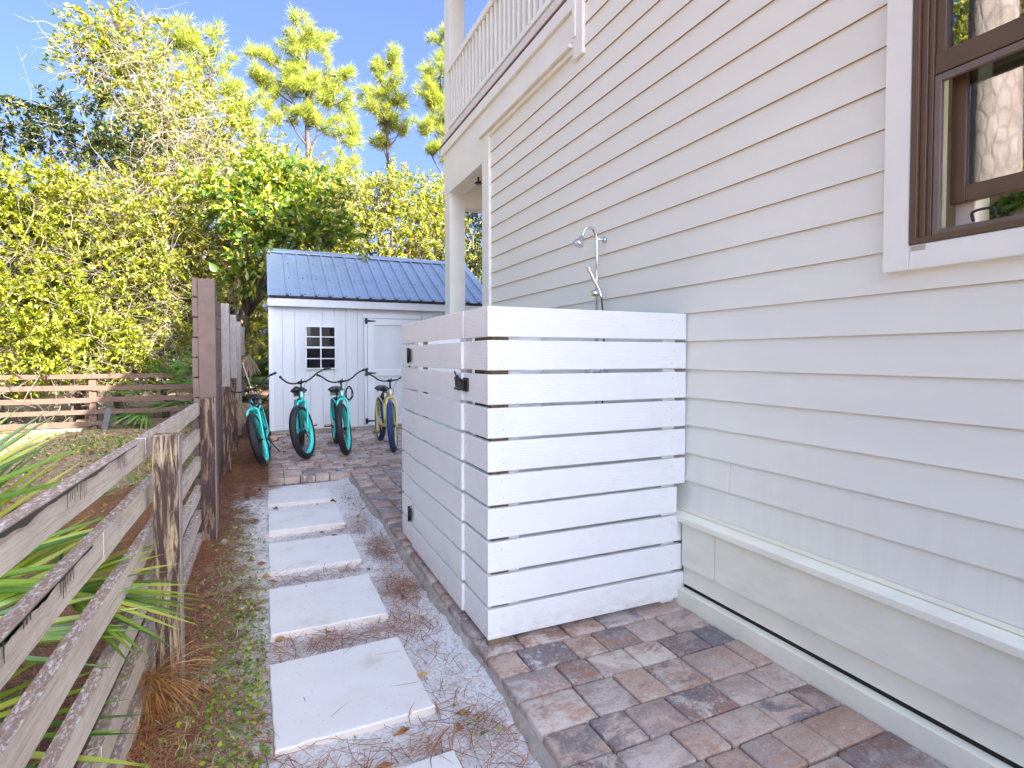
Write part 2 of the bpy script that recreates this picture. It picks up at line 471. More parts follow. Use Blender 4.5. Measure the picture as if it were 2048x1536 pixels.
def M_paver():
    m, nt, b, _ = new_mat('tumbled_paver')
    oi = N(nt, 'ShaderNodeObjectInfo')
    v = coords(nt, (1, 1, 1), jitter=True)
    vs = coords(nt, (1.0, 2.0, 1), jitter=True)
    rnd = oi.outputs['Random']
    base = ramp(nt, rnd, [(0.0, (0.36, 0.215, 0.155)), (0.2, (0.50, 0.37, 0.29)), (0.4, (0.30, 0.165, 0.12)), (0.6, (0.42, 0.33, 0.285)), (0.76, (0.38, 0.27, 0.225)), (0.9, (0.19, 0.175, 0.185)), (1.0, (0.27, 0.175, 0.145))])
    f1 = noise(nt, vs, 5.0, 7, 0.70, 0.9)
    r2 = math_n(nt, 'FRACT', math_n(nt, 'MULTIPLY', rnd, 17.31))
    second = ramp(nt, r2, [(0.0, (0.62, 0.54, 0.45)), (0.35, (0.34, 0.17, 0.10)), (0.62, (0.14, 0.13, 0.15)), (0.8, (0.58, 0.49, 0.42)), (1.0, (0.40, 0.24, 0.17))])
    c = mix(nt, ramp(nt, f1, [(0.45, 0.0), (0.56, 0.95)]), base, second)
    third = math_n(nt, 'FRACT', math_n(nt, 'MULTIPLY', rnd, 7.77))
    f2 = noise(nt, v, 8, 8, 0.78, 0.5)
    c = mix(nt, math_n(nt, 'MULTIPLY', ramp(nt, f2, [(0.50, 0.0), (0.58, 1.0)]), math_n(nt, 'MULTIPLY', third, 0.9)), c, (0.56, 0.51, 0.45))
    c = mix(nt, ramp(nt, f2, [(0.34, 0.55), (0.42, 0.0)]), c, (0.15, 0.10, 0.085))
    sp = noise(nt, v, 80, 4, 0.78)
    c = mix(nt, ramp(nt, sp, [(0.57, 0.0), (0.66, 0.65)]), c, (0.62, 0.57, 0.52))
    c = mix(nt, ramp(nt, sp, [(0.32, 0.7), (0.42, 0.0)]), c, (0.08, 0.06, 0.055))
    nt.links.new(c, b.inputs['Base Color']); b.inputs['Roughness'].default_value = 0.75
    bump(nt, b, math_n(nt, 'ADD', math_n(nt, 'MULTIPLY', sp, 0.6), f2), 0.9, 0.006)
    return m
MT['paver'] = M_paver()

def M_ground():
    """white sand path between slabs and pavers, litter near the fence, brown straw and thin grass on the yard"""
    m, nt, b, _ = new_mat('sandy_ground')
    tc = N(nt, 'ShaderNodeTexCoord'); sx = N(nt, 'ShaderNodeSeparateXYZ')
    nt.links.new(tc.outputs['Object'], sx.inputs[0])
    X, Y = sx.outputs[0], sx.outputs[1]
    v = coords(nt)
    big = noise(nt, v, 1.6, 6, 0.65); mid = noise(nt, v, 7, 7, 0.7); fine = noise(nt, v, 70, 5, 0.75)
    sand = ramp(nt, fine, [(0.32, (0.15, 0.135, 0.125)), (0.40, (0.56, 0.535, 0.515)), (0.56, (0.80, 0.785, 0.77))])
    sand = mix(nt, ramp(nt, mid, [(0.56, 0.0), (0.70, 0.6)]), sand, (0.42, 0.36, 0.32))
    soil = ramp(nt, fine, [(0.3, (0.05, 0.028, 0.02)), (0.5, (0.16, 0.088, 0.06)), (0.7, (0.34, 0.22, 0.16))])
    yard = ramp(nt, mid, [(0.32, (0.14, 0.085, 0.05)), (0.52, (0.30, 0.21, 0.12)), (0.70, (0.52, 0.42, 0.27))])
    yard = mix(nt, 0.55, yard, ramp(nt, fine, [(0.3, (0.04, 0.025, 0.015)), (0.6, (0.32, 0.23, 0.13)), (0.75, (0.48, 0.37, 0.23))]))
    grass = mix(nt, fine, (0.03, 0.05, 0.012), (0.11, 0.13, 0.04))
    gf = math_n(nt, 'MULTIPLY', ramp(nt, noise(nt, v, 2.3, 4), [(0.54, 0.0), (0.66, 0.8)]), ramp(nt, mid, [(0.4, 0.3), (0.55, 1.0)]))
    yard = mix(nt, gf, yard, grass)
    # litter to the left of the slabs, thinning out towards them
    k = math_n(nt, 'ADD', X, math_n(nt, 'MULTIPLY', math_n(nt, 'SUBTRACT', mid, 0.5), 1.3))
    k = math_n(nt, 'ADD', k, math_n(nt, 'MULTIPLY', math_n(nt, 'SUBTRACT', big, 0.5), 0.5))
    path = mix(nt, ramp(nt, math_n(nt, 'ADD', k, 0.6), [(0.34, 0.0), (0.52, 1.0)]), soil, sand)
    far = ramp(nt, math_n(nt, 'MULTIPLY', Y, 0.1), [(0.655, 0.0), (0.70, 1.0)])
    path = mix(nt, far, path, soil)
    isyard = ramp(nt, math_n(nt, 'ADD', X, 0.95), [(0.40, 1.0), (0.50, 0.0)])
    near = ramp(nt, math_n(nt, 'MULTIPLY', Y, 0.1), [(0.28, 1.0), (0.62, 0.0)])
    yard = mix(nt, math_n(nt, 'MULTIPLY', near, 0.8), yard, soil)
    c = mix(nt, isyard, path, yard)
    nt.links.new(c, b.inputs['Base Color']); b.inputs['Roughness'].default_value = 0.95
    b.inputs['Specular IOR Level'].default_value = 0.1
    bump(nt, b, math_n(nt, 'ADD', fine, math_n(nt, 'MULTIPLY', mid, 0.8)), 0.9, 0.012)
    return m
MT['ground'] = M_ground()
MT['bed'] = M_basic('joint_sand', (0.10, 0.085, 0.075), 0.95, 0.3, 20, bmp=0.5)
MT['straw'] = M_leaf('pine_straw', [(0.0, (0.12, 0.040, 0.020)), (0.35, (0.26, 0.090, 0.040)), (0.7, (0.40, 0.16, 0.07)), (1.0, (0.52, 0.28, 0.13))], 0.55, 0.0)
MT['straw_gold'] = M_leaf('fresh_pine_straw', [(0.0, (0.30, 0.12, 0.03)), (0.5, (0.46, 0.20, 0.05)), (1.0, (0.58, 0.34, 0.12))], 0.5, 0.0)
MT['drygrass'] = M_leaf('dry_grass', [(0.0, (0.28, 0.20, 0.10)), (0.5, (0.48, 0.40, 0.24)), (0.85, (0.52, 0.46, 0.30)), (1.0, (0.16, 0.2, 0.05))], 0.7, 0.0)
MT['cover'] = M_leaf('ground_cover', [(0.0, (0.05, 0.13, 0.012)), (0.5, (0.13, 0.26, 0.02)), (0.85, (0.30, 0.40, 0.03)), (1.0, (0.50, 0.46, 0.06))], 0.45, 0.25)
MT['pebble'] = M_leaf('pebble', [(0.0, (0.30, 0.24, 0.18)), (0.4, (0.50, 0.45, 0.38)), (0.8, (0.62, 0.58, 0.52)), (1.0, (0.18, 0.16, 0.15))], 0.85, 0.0)
MT['deadleaf'] = M_leaf('dead_leaf', [(0.0, (0.14, 0.06, 0.025)), (0.5, (0.30, 0.14, 0.05)), (0.8, (0.45, 0.26, 0.10)), (1.0, (0.50, 0.38, 0.2))], 0.6, 0.15)
MT['palm'] = M_leaf('palmetto_leaf', [(0.0, (0.05, 0.12, 0.015)), (0.45, (0.13, 0.24, 0.02)), (0.8, (0.30, 0.38, 0.035)), (1.0, (0.50, 0.46, 0.10))], 0.35, 0.3, spec=0.5)
MT['palm_dark'] = M_leaf('palmetto_leaf_deep', [(0.0, (0.04, 0.11, 0.025)), (0.7, (0.08, 0.19, 0.035)), (1.0, (0.16, 0.26, 0.05))], 0.4, 0.25)
MT['palm_dead'] = M_leaf('dead_palm_leaf', [(0.0, (0.22, 0.15, 0.10)), (1.0, (0.40, 0.30, 0.20))], 0.7, 0.2)
YG = [(0.0, (0.06, 0.09, 0.012)), (0.22, (0.14, 0.18, 0.018)), (0.55, (0.26, 0.28, 0.03)), (0.80, (0.38, 0.37, 0.07)), (0.92, (0.36, 0.22, 0.06)), (1.0, (0.56, 0.52, 0.32))]
MT['leaf_oak'] = M_leaf('oak_leaf', YG, 0.5, 0.5, 0.95)
MT['leaf_wax'] = M_leaf('wax_myrtle_leaf', [(0.0, (0.08, 0.12, 0.010)), (0.4, (0.18, 0.21, 0.016)), (0.8, (0.29, 0.29, 0.02)), (0.95, (0.38, 0.36, 0.07)), (1.0, (0.34, 0.22, 0.07))], 0.5, 0.5, 0.95)
MT['leaf_shaded'] = M_leaf('shaded_oak_leaf', [(0.0, (0.025, 0.05, 0.02)), (0.6, (0.06, 0.09, 0.025)), (0.9, (0.15, 0.17, 0.03)), (1.0, (0.28, 0.2, 0.05))], 0.4, 0.25, 0.55)  # oak leaf with the shade of backlit boughs put into its colour
MT['leaf_mag'] = M_leaf('magnolia_leaf', [(0.0, (0.03, 0.075, 0.025)), (0.4, (0.07, 0.12, 0.02)), (0.75, (0.19, 0.21, 0.025)), (0.92, (0.23, 0.22, 0.03)), (1.0, (0.20, 0.11, 0.04))], 0.35, 0.35, 1.25, spec=0.45)
MT['leaf_vine'] = M_leaf('vine_leaf', [(0.0, (0.09, 0.13, 0.02)), (0.45, (0.22, 0.25, 0.03)), (0.8, (0.33, 0.33, 0.06)), (0.93, (0.40, 0.32, 0.10)), (1.0, (0.38, 0.17, 0.05))], 0.5, 0.5, 0.95)
MT['needle'] = M_leaf('pine_needle', [(0.0, (0.12, 0.17, 0.03)), (0.5, (0.24, 0.28, 0.04)), (0.85, (0.34, 0.35, 0.06)), (1.0, (0.34, 0.26, 0.10))], 0.5, 0.5, 0.95)
MT['houseplant'] = M_leaf('houseplant_leaf', [(0.0, (0.05, 0.13, 0.04)), (1.0, (0.16, 0.28, 0.08))], 0.5, 0.2)

# ------------------------------------------------------------------ ground
def gz(x, y):
    """ground height"""
    return -0.075 + 0.006 * math.sin(2.1 * x + 0.7 * y) + 0.005 * math.sin(3.7 * y - 1.3 * x) - 0.02 * max(0, min(1, (-x - 0.5) / 1.5))

def build_ground():
    xs = np.concatenate([[-150, -60, -25, -14, -10], np.arange(-8, -1.2, 0.16), np.arange(-1.2, 1.0, 0.035), [1.1, 1.5, 3, 6, 12, 30, 80, 150]])
    ys = np.concatenate([[-150, -60, -20, -8, -3], np.arange(-1, 1.2, 0.2), np.arange(1.2, 7.0, 0.04), np.arange(7.0, 16, 0.16), [18, 22, 30, 60, 150, 300]])
    Xg, Yg = np.meshgrid(xs, ys)
    Z = -0.075 + 0.006 * np.sin(2.1 * Xg + 0.7 * Yg) + 0.005 * np.sin(3.7 * Yg - 1.3 * Xg) - 0.02 * np.clip((-Xg - 0.5) / 1.5, 0, 1)
    loc = (Xg > -1.2) & (Xg < 0.95) & (Yg > 1.2) & (Yg < 7)
    Z += np.where(loc, RNG.normal(0, 0.0028, Xg.shape), 0)
    # sand banked against the paver edge
    bank = np.clip(1 - (0.90 - Xg) / 0.16, 0, 1) * (Xg < 0.95) * (Yg < 6.6)
    Z += bank * (0.022 + 0.012 * np.sin(Yg * 3.1) + 0.008 * np.sin(Yg * 9.7)) * (Yg > 0)
    Z += np.where(Xg > 0.96, -0.06, 0)
    ny, nx = Xg.shape
    V = np.stack([Xg, Yg, Z], -1).reshape(-1, 3)
    i = np.arange(ny - 1)[:, None] * nx + np.arange(nx - 1)[None]
    F = np.stack([i, i + 1, i + nx + 1, i + nx], -1).reshape(-1, 4)
    o = link('ground', fast_mesh('ground', V, F, True), MT['ground'])
    tag(o, 'sandy ground with pine straw between fence and house, leaf-strewn yard beyond', kind='structure')
build_ground()

# ------------------------------------------------------------------ patio of tumbled pavers
patio = MB().box(0.93, 2.09, -1.5, 10.4, -0.12, -0.022).box(0.03, 0.9295, 6.60, 10.4, -0.12, -0.0221).box(2.0905, 5.0, 5.4, 10.4, -0.12, -0.0222).build('patio', MT['bed'])
tag(patio, 'tumbled paver walkway widening into a patio before the shed', kind='structure')

def paver(x0, x1, y0, y1, seg=2):
    j = 0.0035
    me = MB().box(x0 + j, x1 - j, y0 + j, y1 - j, -0.075, 0.0)
    o = me.build('paver', MT['paver'], patio, bevel=0.008, seg=seg)
    dz = random.uniform(-0.004, 0.003); tx, ty = random.uniform(-0.012, 0.012), random.uniform(-0.012, 0.012)
    cx, cy = (x0 + x1) / 2, (y0 + y1) / 2
    for v in o.data.vertices:
        v.co.z += dz + (v.co.x - cx) * tx + (v.co.y - cy) * ty
        v.co.x += random.uniform(-0.0022, 0.0022); v.co.y += random.uniform(-0.0022, 0.0022)
        if v.co.z > -0.008: v.co.z += random.uniform(-0.0015, 0.0015)
    o.data.polygons.foreach_set('use_smooth', [True] * len(o.data.polygons))

def paver_row(y0, y1, x0, x1, wmin=0.155, wmax=0.245, seg=2):
    x = x0
    while x < x1 - 0.03:
        w = random.choice((wmin, (wmin + wmax) / 2, wmax)) * random.uniform(0.96, 1.04)
        if x1 - (x + w) < 0.09: w = x1 - x
        paver(x, x + w, y0, y1, seg); x += w

yy = 0.86
for d in (0.165, 0.205, 0.165, 0.15, 0.172, 0.206, 0.165, 0.18, 0.16):    # the walkway in front of the screen
    paver_row(yy, yy + d, 0.885, 2.045); yy += d
while yy < 6.5:                                                             # edge pavers along the screen
    d = random.choice((0.155, 0.17, 0.21))
    paver(0.89, 1.06, yy, yy + d, 1)
    if yy > 4.0: paver_row(yy, yy + d, 1.06, 1.06 + 0.18 * math.ceil((yy * 0.24 - 1.06 + 0.3) / 0.18), seg=1)
    yy += d
y_start = yy
x = 0.02
while x < 0.885:                                                            # soldier course at the near edge of the patio
    w = random.uniform(0.14, 0.17)
    if 0.889 - (x + w) < 0.08: w = 0.889 - x
    paver(x, x + w, y_start - 0.02, y_start + 0.14, 1); x += w
paver_row(y_start, y_start + 0.14, 0.89, 1.75, seg=1)
yy = y_start + 0.14
while yy < 10.15:
    d = random.choice((0.155, 0.155, 0.21))
    paver_row(yy, yy + d, 0.02, max(1.5, yy * 0.235 + 0.1), 0.16, 0.26, seg=1); yy += d
for y0, y1 in ((0.8, 6.5),):
    m = MB(); n = 90; V = []
    for i in range(n + 1):
        y = y0 + (y1 - y0) * i / n
        w = 0.022 + 0.012 * math.sin(y * 5.1) + random.uniform(0, 0.012); h = -0.026 + random.uniform(-0.010, 0.005)
        V += [(0.893, y, h), (0.888 - w * 0.5, y, h - 0.012), (0.885 - w, y, -0.085)]
    F = [(i * 3 + k, i * 3 + k + 1, i * 3 + k + 4, i * 3 + k + 3) for i in range(n) for k in range(2)]
    m.add(V, F, True).build('mortar_edge', MT['concrete'], patio)

# ------------------------------------------------------------------ stepping stones
slab_label = ['topmost of the pale square stepping stones, beside the patio corner', 'pale stepping stone second from the patio end of the row',
              'pale stepping stone third from the patio, level with the gate hinges', 'pale stepping stone fourth from the patio, below the fence post',
              'largest-looking whole pale stepping stone, nearest complete one in the row', 'pale stepping stone cut off by the bottom edge of the picture']
for i, (x0, y0, rot) in enumerate([(0.012, 5.60, -0.01), (0.012, 4.72, 0.008), (0.010, 3.82, 0.0), (0.008, 2.94, 0.006), (0.010, 2.06, 0.025), (0.012, 1.20, 0.01)]):
    w = 0.585
    n = 22; hy = w / 2 * 1.03; m = MB(); V = []; jx = [[random.gauss(0, 0.0014) for _ in range(n + 1)] for _ in range(4)]
    chip = random.randrange(4), random.randrange(3, n - 3)
    jx[chip[0]][chip[1]] -= 0.009; jx[chip[0]][chip[1] + 1] -= 0.005
    def pt(a, b_, z, ins):
        x, y = -w / 2 + w * a / n, -hy + 2 * hy * b_ / n
        if a == 0: x -= jx[0][b_] - ins
        if a == n: x += jx[1][b_] - ins
        if b_ == 0: y -= jx[2][a] - ins
        if b_ == n: y += jx[3][a] - ins
        return (x, y, z)
    for b_ in range(n + 1):
        for a in range(n + 1):
            edge = a in (0, n) or b_ in (0, n)
            V.append(pt(a, b_, -0.0005 if not edge else -0.001 - abs(random.gauss(0, 0.0006)), 0.004 if edge else 0))
    F = [(b_ * (n + 1) + a, b_ * (n + 1) + a + 1, (b_ + 1) * (n + 1) + a + 1, (b_ + 1) * (n + 1) + a) for b_ in range(n) for a in range(n)]
    ring = [(a, 0) for a in range(n)] + [(n, b_) for b_ in range(n)] + [(a, n) for a in range(n, 0, -1)] + [(0, b_) for b_ in range(n, 0, -1)]
    k0 = len(V); L_ = len(ring)
    V += [pt(a, b_, -0.006, 0) for a, b_ in ring] + [pt(a, b_, -0.055, -0.001) for a, b_ in ring]
    for q in range(L_):
        r_ = (q + 1) % L_; t0, t1 = ring[q][1] * (n + 1) + ring[q][0], ring[r_][1] * (n + 1) + ring[r_][0]
        F += [(t1, t0, k0 + q, k0 + r_), (k0 + r_, k0 + q, k0 + L_ + q, k0 + L_ + r_)]
    F.append(tuple(k0 + L_ + q for q in range(L_)))
    o = m.add(V, F).build('stepping_stone', MT['slab'], None)
    o.location = (x0 + w / 2, y0 + w / 2 + 0.03, -0.042 + [0.0, 0.004, -0.003, 0.002, 0.004, 0.0][i])
    o.rotation_euler = (random.uniform(-0.006, 0.006), random.uniform(-0.008, 0.008), rot)
    tag(o, slab_label[i], 'stepping stone', 'stepping stones along the sand path')

# ------------------------------------------------------------------ the house
XW = 2.094
house = thing('house', 'cream lap-sided two-storey house with porch balcony and brown-framed window', 'house', (4.5, 0, -0.07))
COURSE = 0.1515
def siding(z0, y0, y1, k):
    p = [(XW, z0), (XW + 0.0105, z0 + COURSE + 0.012), (XW + 0.022, z0 + COURSE + 0.012), (XW + 0.022, z0)]
    m = MB()
    V = []
    for y in (y0, y1): V += [(x_, y, z_) for x_, z_ in p]
    m.add(V, [(0, 1, 2, 3), (7, 6, 5, 4), (4, 5, 1, 0), (5, 6, 2, 1), (6, 7, 3, 2), (7, 4, 0, 3)])
    o = m.build('siding_board', MT['siding'], house, normals=False)
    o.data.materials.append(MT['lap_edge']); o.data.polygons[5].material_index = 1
WY0, WY1, WZ0, WZ1 = 0.10, 1.294, 1.650, 3.06        # outer edge of the window casing
for k in range(0, 52):
    z0 = 0.521 + COURSE * k
    yend = 5.19 if z0 < 3.5 else 3.405
    if z0 > 6.1: break
    spans = [(-9.0, yend)]
    if z0 + COURSE > WZ0 + 0.12 and z0 < WZ1: spans = [(-9.0, WY0 + 0.03), (WY1 - 0.03, yend)]
    for a, b_ in spans:
        if b_ - a > 4.6:
            j = {1: 2.037}.get(k, random.uniform(-1.5, 0.4) if k < 22 else random.uniform(0.5, 2.5))
            if k in (14, 17) and b_ > 5: j = random.uniform(3.6, 4.4)
            j = min(j, b_ - 0.4)
            siding(z0, a, j - 0.0012, k); siding(z0, j + 0.0012, b_, k)
        else: siding(z0, a, b_, k)
# wall behind the siding, with the window opening
XB = XW + 0.0225
core = MB().box(XB, XB + 0.16, -9, 0.19, 0.0, 6.2).box(XB, XB + 0.16, 1.20, 5.34, 0.0, 3.55).box(XB, XB + 0.16, 1.20, 3.42, 3.55, 6.2)
core.box(XB, XB + 0.16, 0.19, 1.20, 0.0, 1.735).box(XB, XB + 0.16, 0.19, 1.20, 2.97, 6.2)
core.box(XB + 0.16, 10, 5.18, 5.34, 0.0, 3.40).box(XB + 0.16, 10, 3.26, 3.42, 3.40, 6.2).box(XB + 0.16, 10, -9, -8.84, 0, 6.2).box(9.84, 10, -8.8, 5.1, 0, 6.2)
core.build('wall', MT['siding'], house)
MB().box(XB + 0.161, 6.0, -1.5, 3.0, 3.2, 3.25).box(XB + 0.161, 6.0, -1.5, 3.0, 0.3, 0.35).box(5.5, 5.6, -1.4, 2.9, 0.36, 3.19).box(XB + 0.17, 5.4, 2.7, 2.8, 0.36, 3.19).build('room', MT['interior'], house)
# corner trim, header shelf, band board, vertical trim
board('corner_trim', MT['trim'], house, XW - 0.022, XW + 0.022, 5.192, 5.375, -0.05, 3.598)
board('corner_trim', MT['trim'], house, XW - 0.010, XW + 0.16, 5.3755, 5.395, -0.05, 3.36)
MB().prism([(XW - 0.052, 3.600), (XW - 0.052, 3.618), (XW + 0.03, 3.655), (XW + 0.03, 3.600)], 'y', 3.545, 5.42).build('header_shelf', MT['trim'], house, bevel=0.002)
board('header_drip', MT['trim'], house, XW - 0.018, XW + 0.022, 3.545, 5.385, 3.560, 3.598)
board('band_board', MT['trim'], house, XW - 0.006, XW + 0.02, 3.538, 5.40, 3.656, 3.868)
board('band_board', MT['trim'], house, XW - 0.006, XW + 0.20, 5.401, 6.75, 3.36, 3.868)
board('vertical_trim', MT['trim'], house, XW - 0.022, XW + 0.022, 3.408, 3.535, 3.50, 6.2)
board('vertical_trim', MT['trim'], house, XW - 0.034, XW - 0.0225, 3.490, 3.535, 3.656, 6.2)
board('deck_fascia', MT['trim'], house, XW - 0.034, XW + 0.02, 3.538, 6.80, 3.870, 3.972)
MB().box(XW - 0.040, XW + 0.02, 3.538, 6.83, 3.982, 3.996).build('deck_edge', MT['deck_edge'], house)
MT['peel'] = M_oldwood('peeling_white_paint', [(0.70, 0.67, 0.62), (0.76, 0.73, 0.68), (0.78, 0.76, 0.72)], (2, 6, 6), paint=(0.17, 0.085, 0.06), pscale=(14, 5, 14), pthr=(0.635, 0.655))
board('rim_board', MT['peel'], house, XW - 0.030, XW + 0.02, 3.538, 6.78, 3.998, 4.085)
rail_p = MB().box(XW - 0.022, XW + 0.035, 3.538, 6.535, 4.125, 4.175).build('balcony_railing', MT['trim'], house, bevel=0.003)
MB().box(XW - 0.030, XW + 0.045, 3.538, 6.535, 4.80, 4.875).build('top_rail', MT['trim'], rail_p, bevel=0.004)
y = 6.44
while y > 3.56:
    MB().box(XW - 0.012, XW + 0.024, y - 0.018, y + 0.018, 4.1755, 4.7995).build('baluster', MT['trim'], rail_p, bevel=0.002); y -= 0.107
board('balcony_floor', MT['trim'], house, XW + 0.021, 9.9, 3.44, 6.75, 3.87, 3.97)
# porch posts and beams
for (xa, za, zb) in ((XW, -0.02, 3.36), (XW, 3.998, 6.15), (6.2, -0.02, 3.36)):
    board('porch_post', MT['trim'], house, xa, xa + 0.2, 6.54, 6.74, za, zb, 0.004)
board('porch_beam', MT['trim'], house, XW + 0.2005, 9.8, 6.545, 6.745, 3.20, 3.60)
board('porch_ceiling', MT['trim'], house, XW + 0.2005, 9.8, 5.40, 6.544, 3.50, 3.55)
# balcony back wall details
board('balcony_door', MT['brown_metal'], house, 3.0, 3.9, 3.42, 3.46, 4.0, 6.1)
# roof over everything, unseen; ridge and gable end shaped for the shadow they cast
rf = MB()
rf.prism([(1.98, 6.17), (6.0, 10.35), (10.4, 6.17), (10.4, 6.30), (6.0, 10.52), (1.98, 6.30)], 'y', -9.5, 7.35).build('roof', MT['brown_fence'], house)
MB().prism([(2.12, 6.205), (9.98, 6.205), (6.0, 10.2)], 'y', 3.27, 3.41).prism([(2.2, 6.205), (9.9, 6.205), (6.0, 10.1)], 'y', 6.66, 6.74).build('gable_wall', MT['siding'], house)
# skirt: ledge, wide board, lower board, base board
ledge = MB().prism([(XW - 0.060, 0.452), (XW - 0.060, 0.482), (XW - 0.004, 0.497), (XW + 0.02, 0.497), (XW + 0.02, 0.452)], 'y', -9, 2.405).build('skirt_ledge', MT['skirt'], house, bevel=0.002)
board('ledge_bead', MT['skirt'], house, XW - 0.004, XW + 0.02, -9, 5.19, 0.4995, 0.5195, 0.001)
for y0, y1 in ((-9, -1.3), (-1.297, 2.097), (2.100, 2.338)):
    MB().box(XW - 0.030, XW + 0.02, y0, y1, 0.207, 0.4515).build('skirt_board', MT['skirt'], house, bevel=0.002)
board('skirt_board', MT['skirt'], house, XW - 0.012, XW + 0.02, -9, 2.344, 0.104, 0.2065)
board('skirt_board', MT['skirt'], house, XW - 0.002, XW + 0.02, 2.4055, 5.19, 0.0, 0.498)
board('gap_shade', MT['dark_gap'], house, XW + 0.0, XW + 0.02, -9, 2.344, 0.06, 0.1035, 0)  # black strip painting the shade inside the open skirt gap
board('base_board', MT['skirt'], house, XW - 0.048, XW - 0.0005, -9, 2.344, -0.09, 0.082)
board('base_board', MT['skirt'], house, XW - 0.047, XW + 0.02, 2.3445, 2.6, -0.09, 0.027)
# the window
win = MB()
win.box(XW - 0.028, XW + 0.02, 1.204, 1.294, 1.652, 3.06).box(XW - 0.0275, XW + 0.02, 0.10, 1.2035, 1.652, 1.737).box(XW - 0.0275, XW + 0.02, 0.10, 1.2035, 2.97, 3.06).box(XW - 0.028, XW + 0.02, 0.10, 0.19, 1.7375, 2.9695)
window = win.build('window', MT['trim'], house, bevel=0.003)
fr = MB()      # nested brown frame steps
fr.box(XW - 0.030, XW + 0.05, 1.180, 1.2035, 1.738, 2.969).box(XW - 0.018, XW + 0.05, 1.160, 1.1795, 1.760, 2.945).box(XW - 0.030, XW + 0.05, 0.19, 1.1795, 1.738, 1.7595)
fr.box(XW - 0.010, XW + 0.05, 1.145, 1.1595, 1.7605, 2.945).box(XW - 0.018, XW + 0.05, 0.19, 1.1595, 2.945, 2.969)
fr.build('window_frame', MT['brown_metal'], window, bevel=0.0015)
us = MB()      # upper sash
us.box(XW + 0.0, XW + 0.045, 1.115, 1.1445, 2.375, 2.944).box(XW - 0.004, XW + 0.045, 0.19, 1.1445, 2.305, 2.3745)
us.build('upper_sash', MT['brown_metal'], window, bevel=0.002)
sf = MB()      # half screen frame over the lower opening
sf.box(XW - 0.006, XW + 0.012, 1.122, 1.1435, 1.762, 2.300).box(XW - 0.0058, XW + 0.012, 0.19, 1.1215, 2.276, 2.3005).box(XW - 0.0058, XW + 0.012, 0.19, 1.1215, 1.7605, 1.780)
sf.build('screen_frame', MT['brown_metal_light'], window, bevel=0.002)
ls = MB()      # lower sash, pushed up a hand's width
ls.box(XW + 0.050, XW + 0.080, 1.075, 1.120, 1.868, 2.36).box(XW + 0.0498, XW + 0.080, 0.19, 1.0745, 1.868, 1.922)
ls.build('lower_sash', MT['brown_metal'], window, bevel=0.002)
MB().box(XW + 0.020, XW + 0.024, 0.19, 1.1145, 2.375, 2.944).build('pane', MT['glass'], window)
MB().box(XW + 0.060, XW + 0.064, 0.19, 1.0745, 1.922, 2.36).build('pane', MT['glass'], window)
MB().box(XW + 0.082, XW + 0.17, 1.06, 1.12, 1.78, 2.94).box(XW + 0.085, XW + 0.17, 0.19, 1.13, 1.735, 1.762).build('inner_casing', MT['interior_white'], window, bevel=0.003)
MB().tube(smooth_path([(XW - 0.008, 1.020, 1.782), (XW - 0.016, 1.018, 1.812), (XW - 0.016, 0.965, 1.812), (XW - 0.008, 0.963, 1.782)], 4), 0.0045, 8).build('lift_handle', MT['black_metal'], window)
MB().box(XW - 0.0285, XW - 0.0265, 1.150, 1.196, 1.715, 1.733).build('paint_chip', MT['hooktool'], window)

# potted plant just inside the raised sash
plant = thing('potted_plant', 'small round green plant in a pale pot behind the raised window sash', 'plant', (2.36, 0.98, 1.765))
MB().lathe([(0.0, 0.0), (0.045, 0.0), (0.062, 0.035), (0.066, 0.075), (0.058, 0.078), (0.055, 0.06), (0.0, 0.055)], 24, 'z', Matrix.Translation((2.36, 0.98, 1.765))).build('pot', MT['terracotta'], plant)
MB().box(XB + 0.165, 2.9, 0.3, 1.5, 1.735, 1.764).build('inner_sill', MT['interior_white'], window)

# ------------------------------------------------------------------ leaves
def leaves(P, D, L, W, fold=0.25, rng=RNG):
    """rhombic folded leaves: P base points, D unit directions, L lengths, W widths -> V, F (triangles)"""
    n = len(P)
    L = np.broadcast_to(L, (n,))[:, None]; W = np.broadcast_to(W, (n,))[:, None]
    up = rng.normal(0, 0.55, (n, 3)); up[:, 2] += 0.8
    S = np.cross(D, up); S /= np.linalg.norm(S, axis=1, keepdims=True) + 1e-9
    Nn = np.cross(S, D)
    base = P; tip = P + D * L - Nn * L * 0.12
    mid = P + D * L * 0.48
    a = mid + S * W * 0.5 + Nn * W * fold; b = mid - S * W * 0.5 + Nn * W * fold
    V = np.stack([base, a, tip, b], 1).reshape(-1, 3)
    i = np.arange(n)[:, None] * 4
    F = np.concatenate([i + [0, 1, 2], i + [0, 2, 3]], 1).reshape(-1, 3)
    return V, F

def unit(v): return v / (np.linalg.norm(v, axis=-1, keepdims=True) + 1e-9)

def sprigs(blobs, per_m2, rng, shell=0.55):
    """twig base points and outward directions over ellipsoid lobes (x, y, z, rx, rz)"""
    P, D = [], []
    for bx, by, bz, rx, rz in blobs:
        n = int(per_m2 * 4 * math.pi * ((rx * rz) ** 1.0))
        d = unit(rng.normal(0, 1, (n, 3)))
        r = rng.uniform(shell, 1.0, (n, 1)) ** 0.8
        r *= 1 + 0.18 * np.sin(d[:, :1] * 5 + bx * 3) * np.cos(d[:, 2:] * 4 + bz) + rng.normal(0, 0.06, (n, 1))
        P.append(np.array([bx, by, bz]) + d * r * np.array([rx, min(rx, 1.2), rz])); D.append(d)
    return np.concatenate(P), np.concatenate(D)

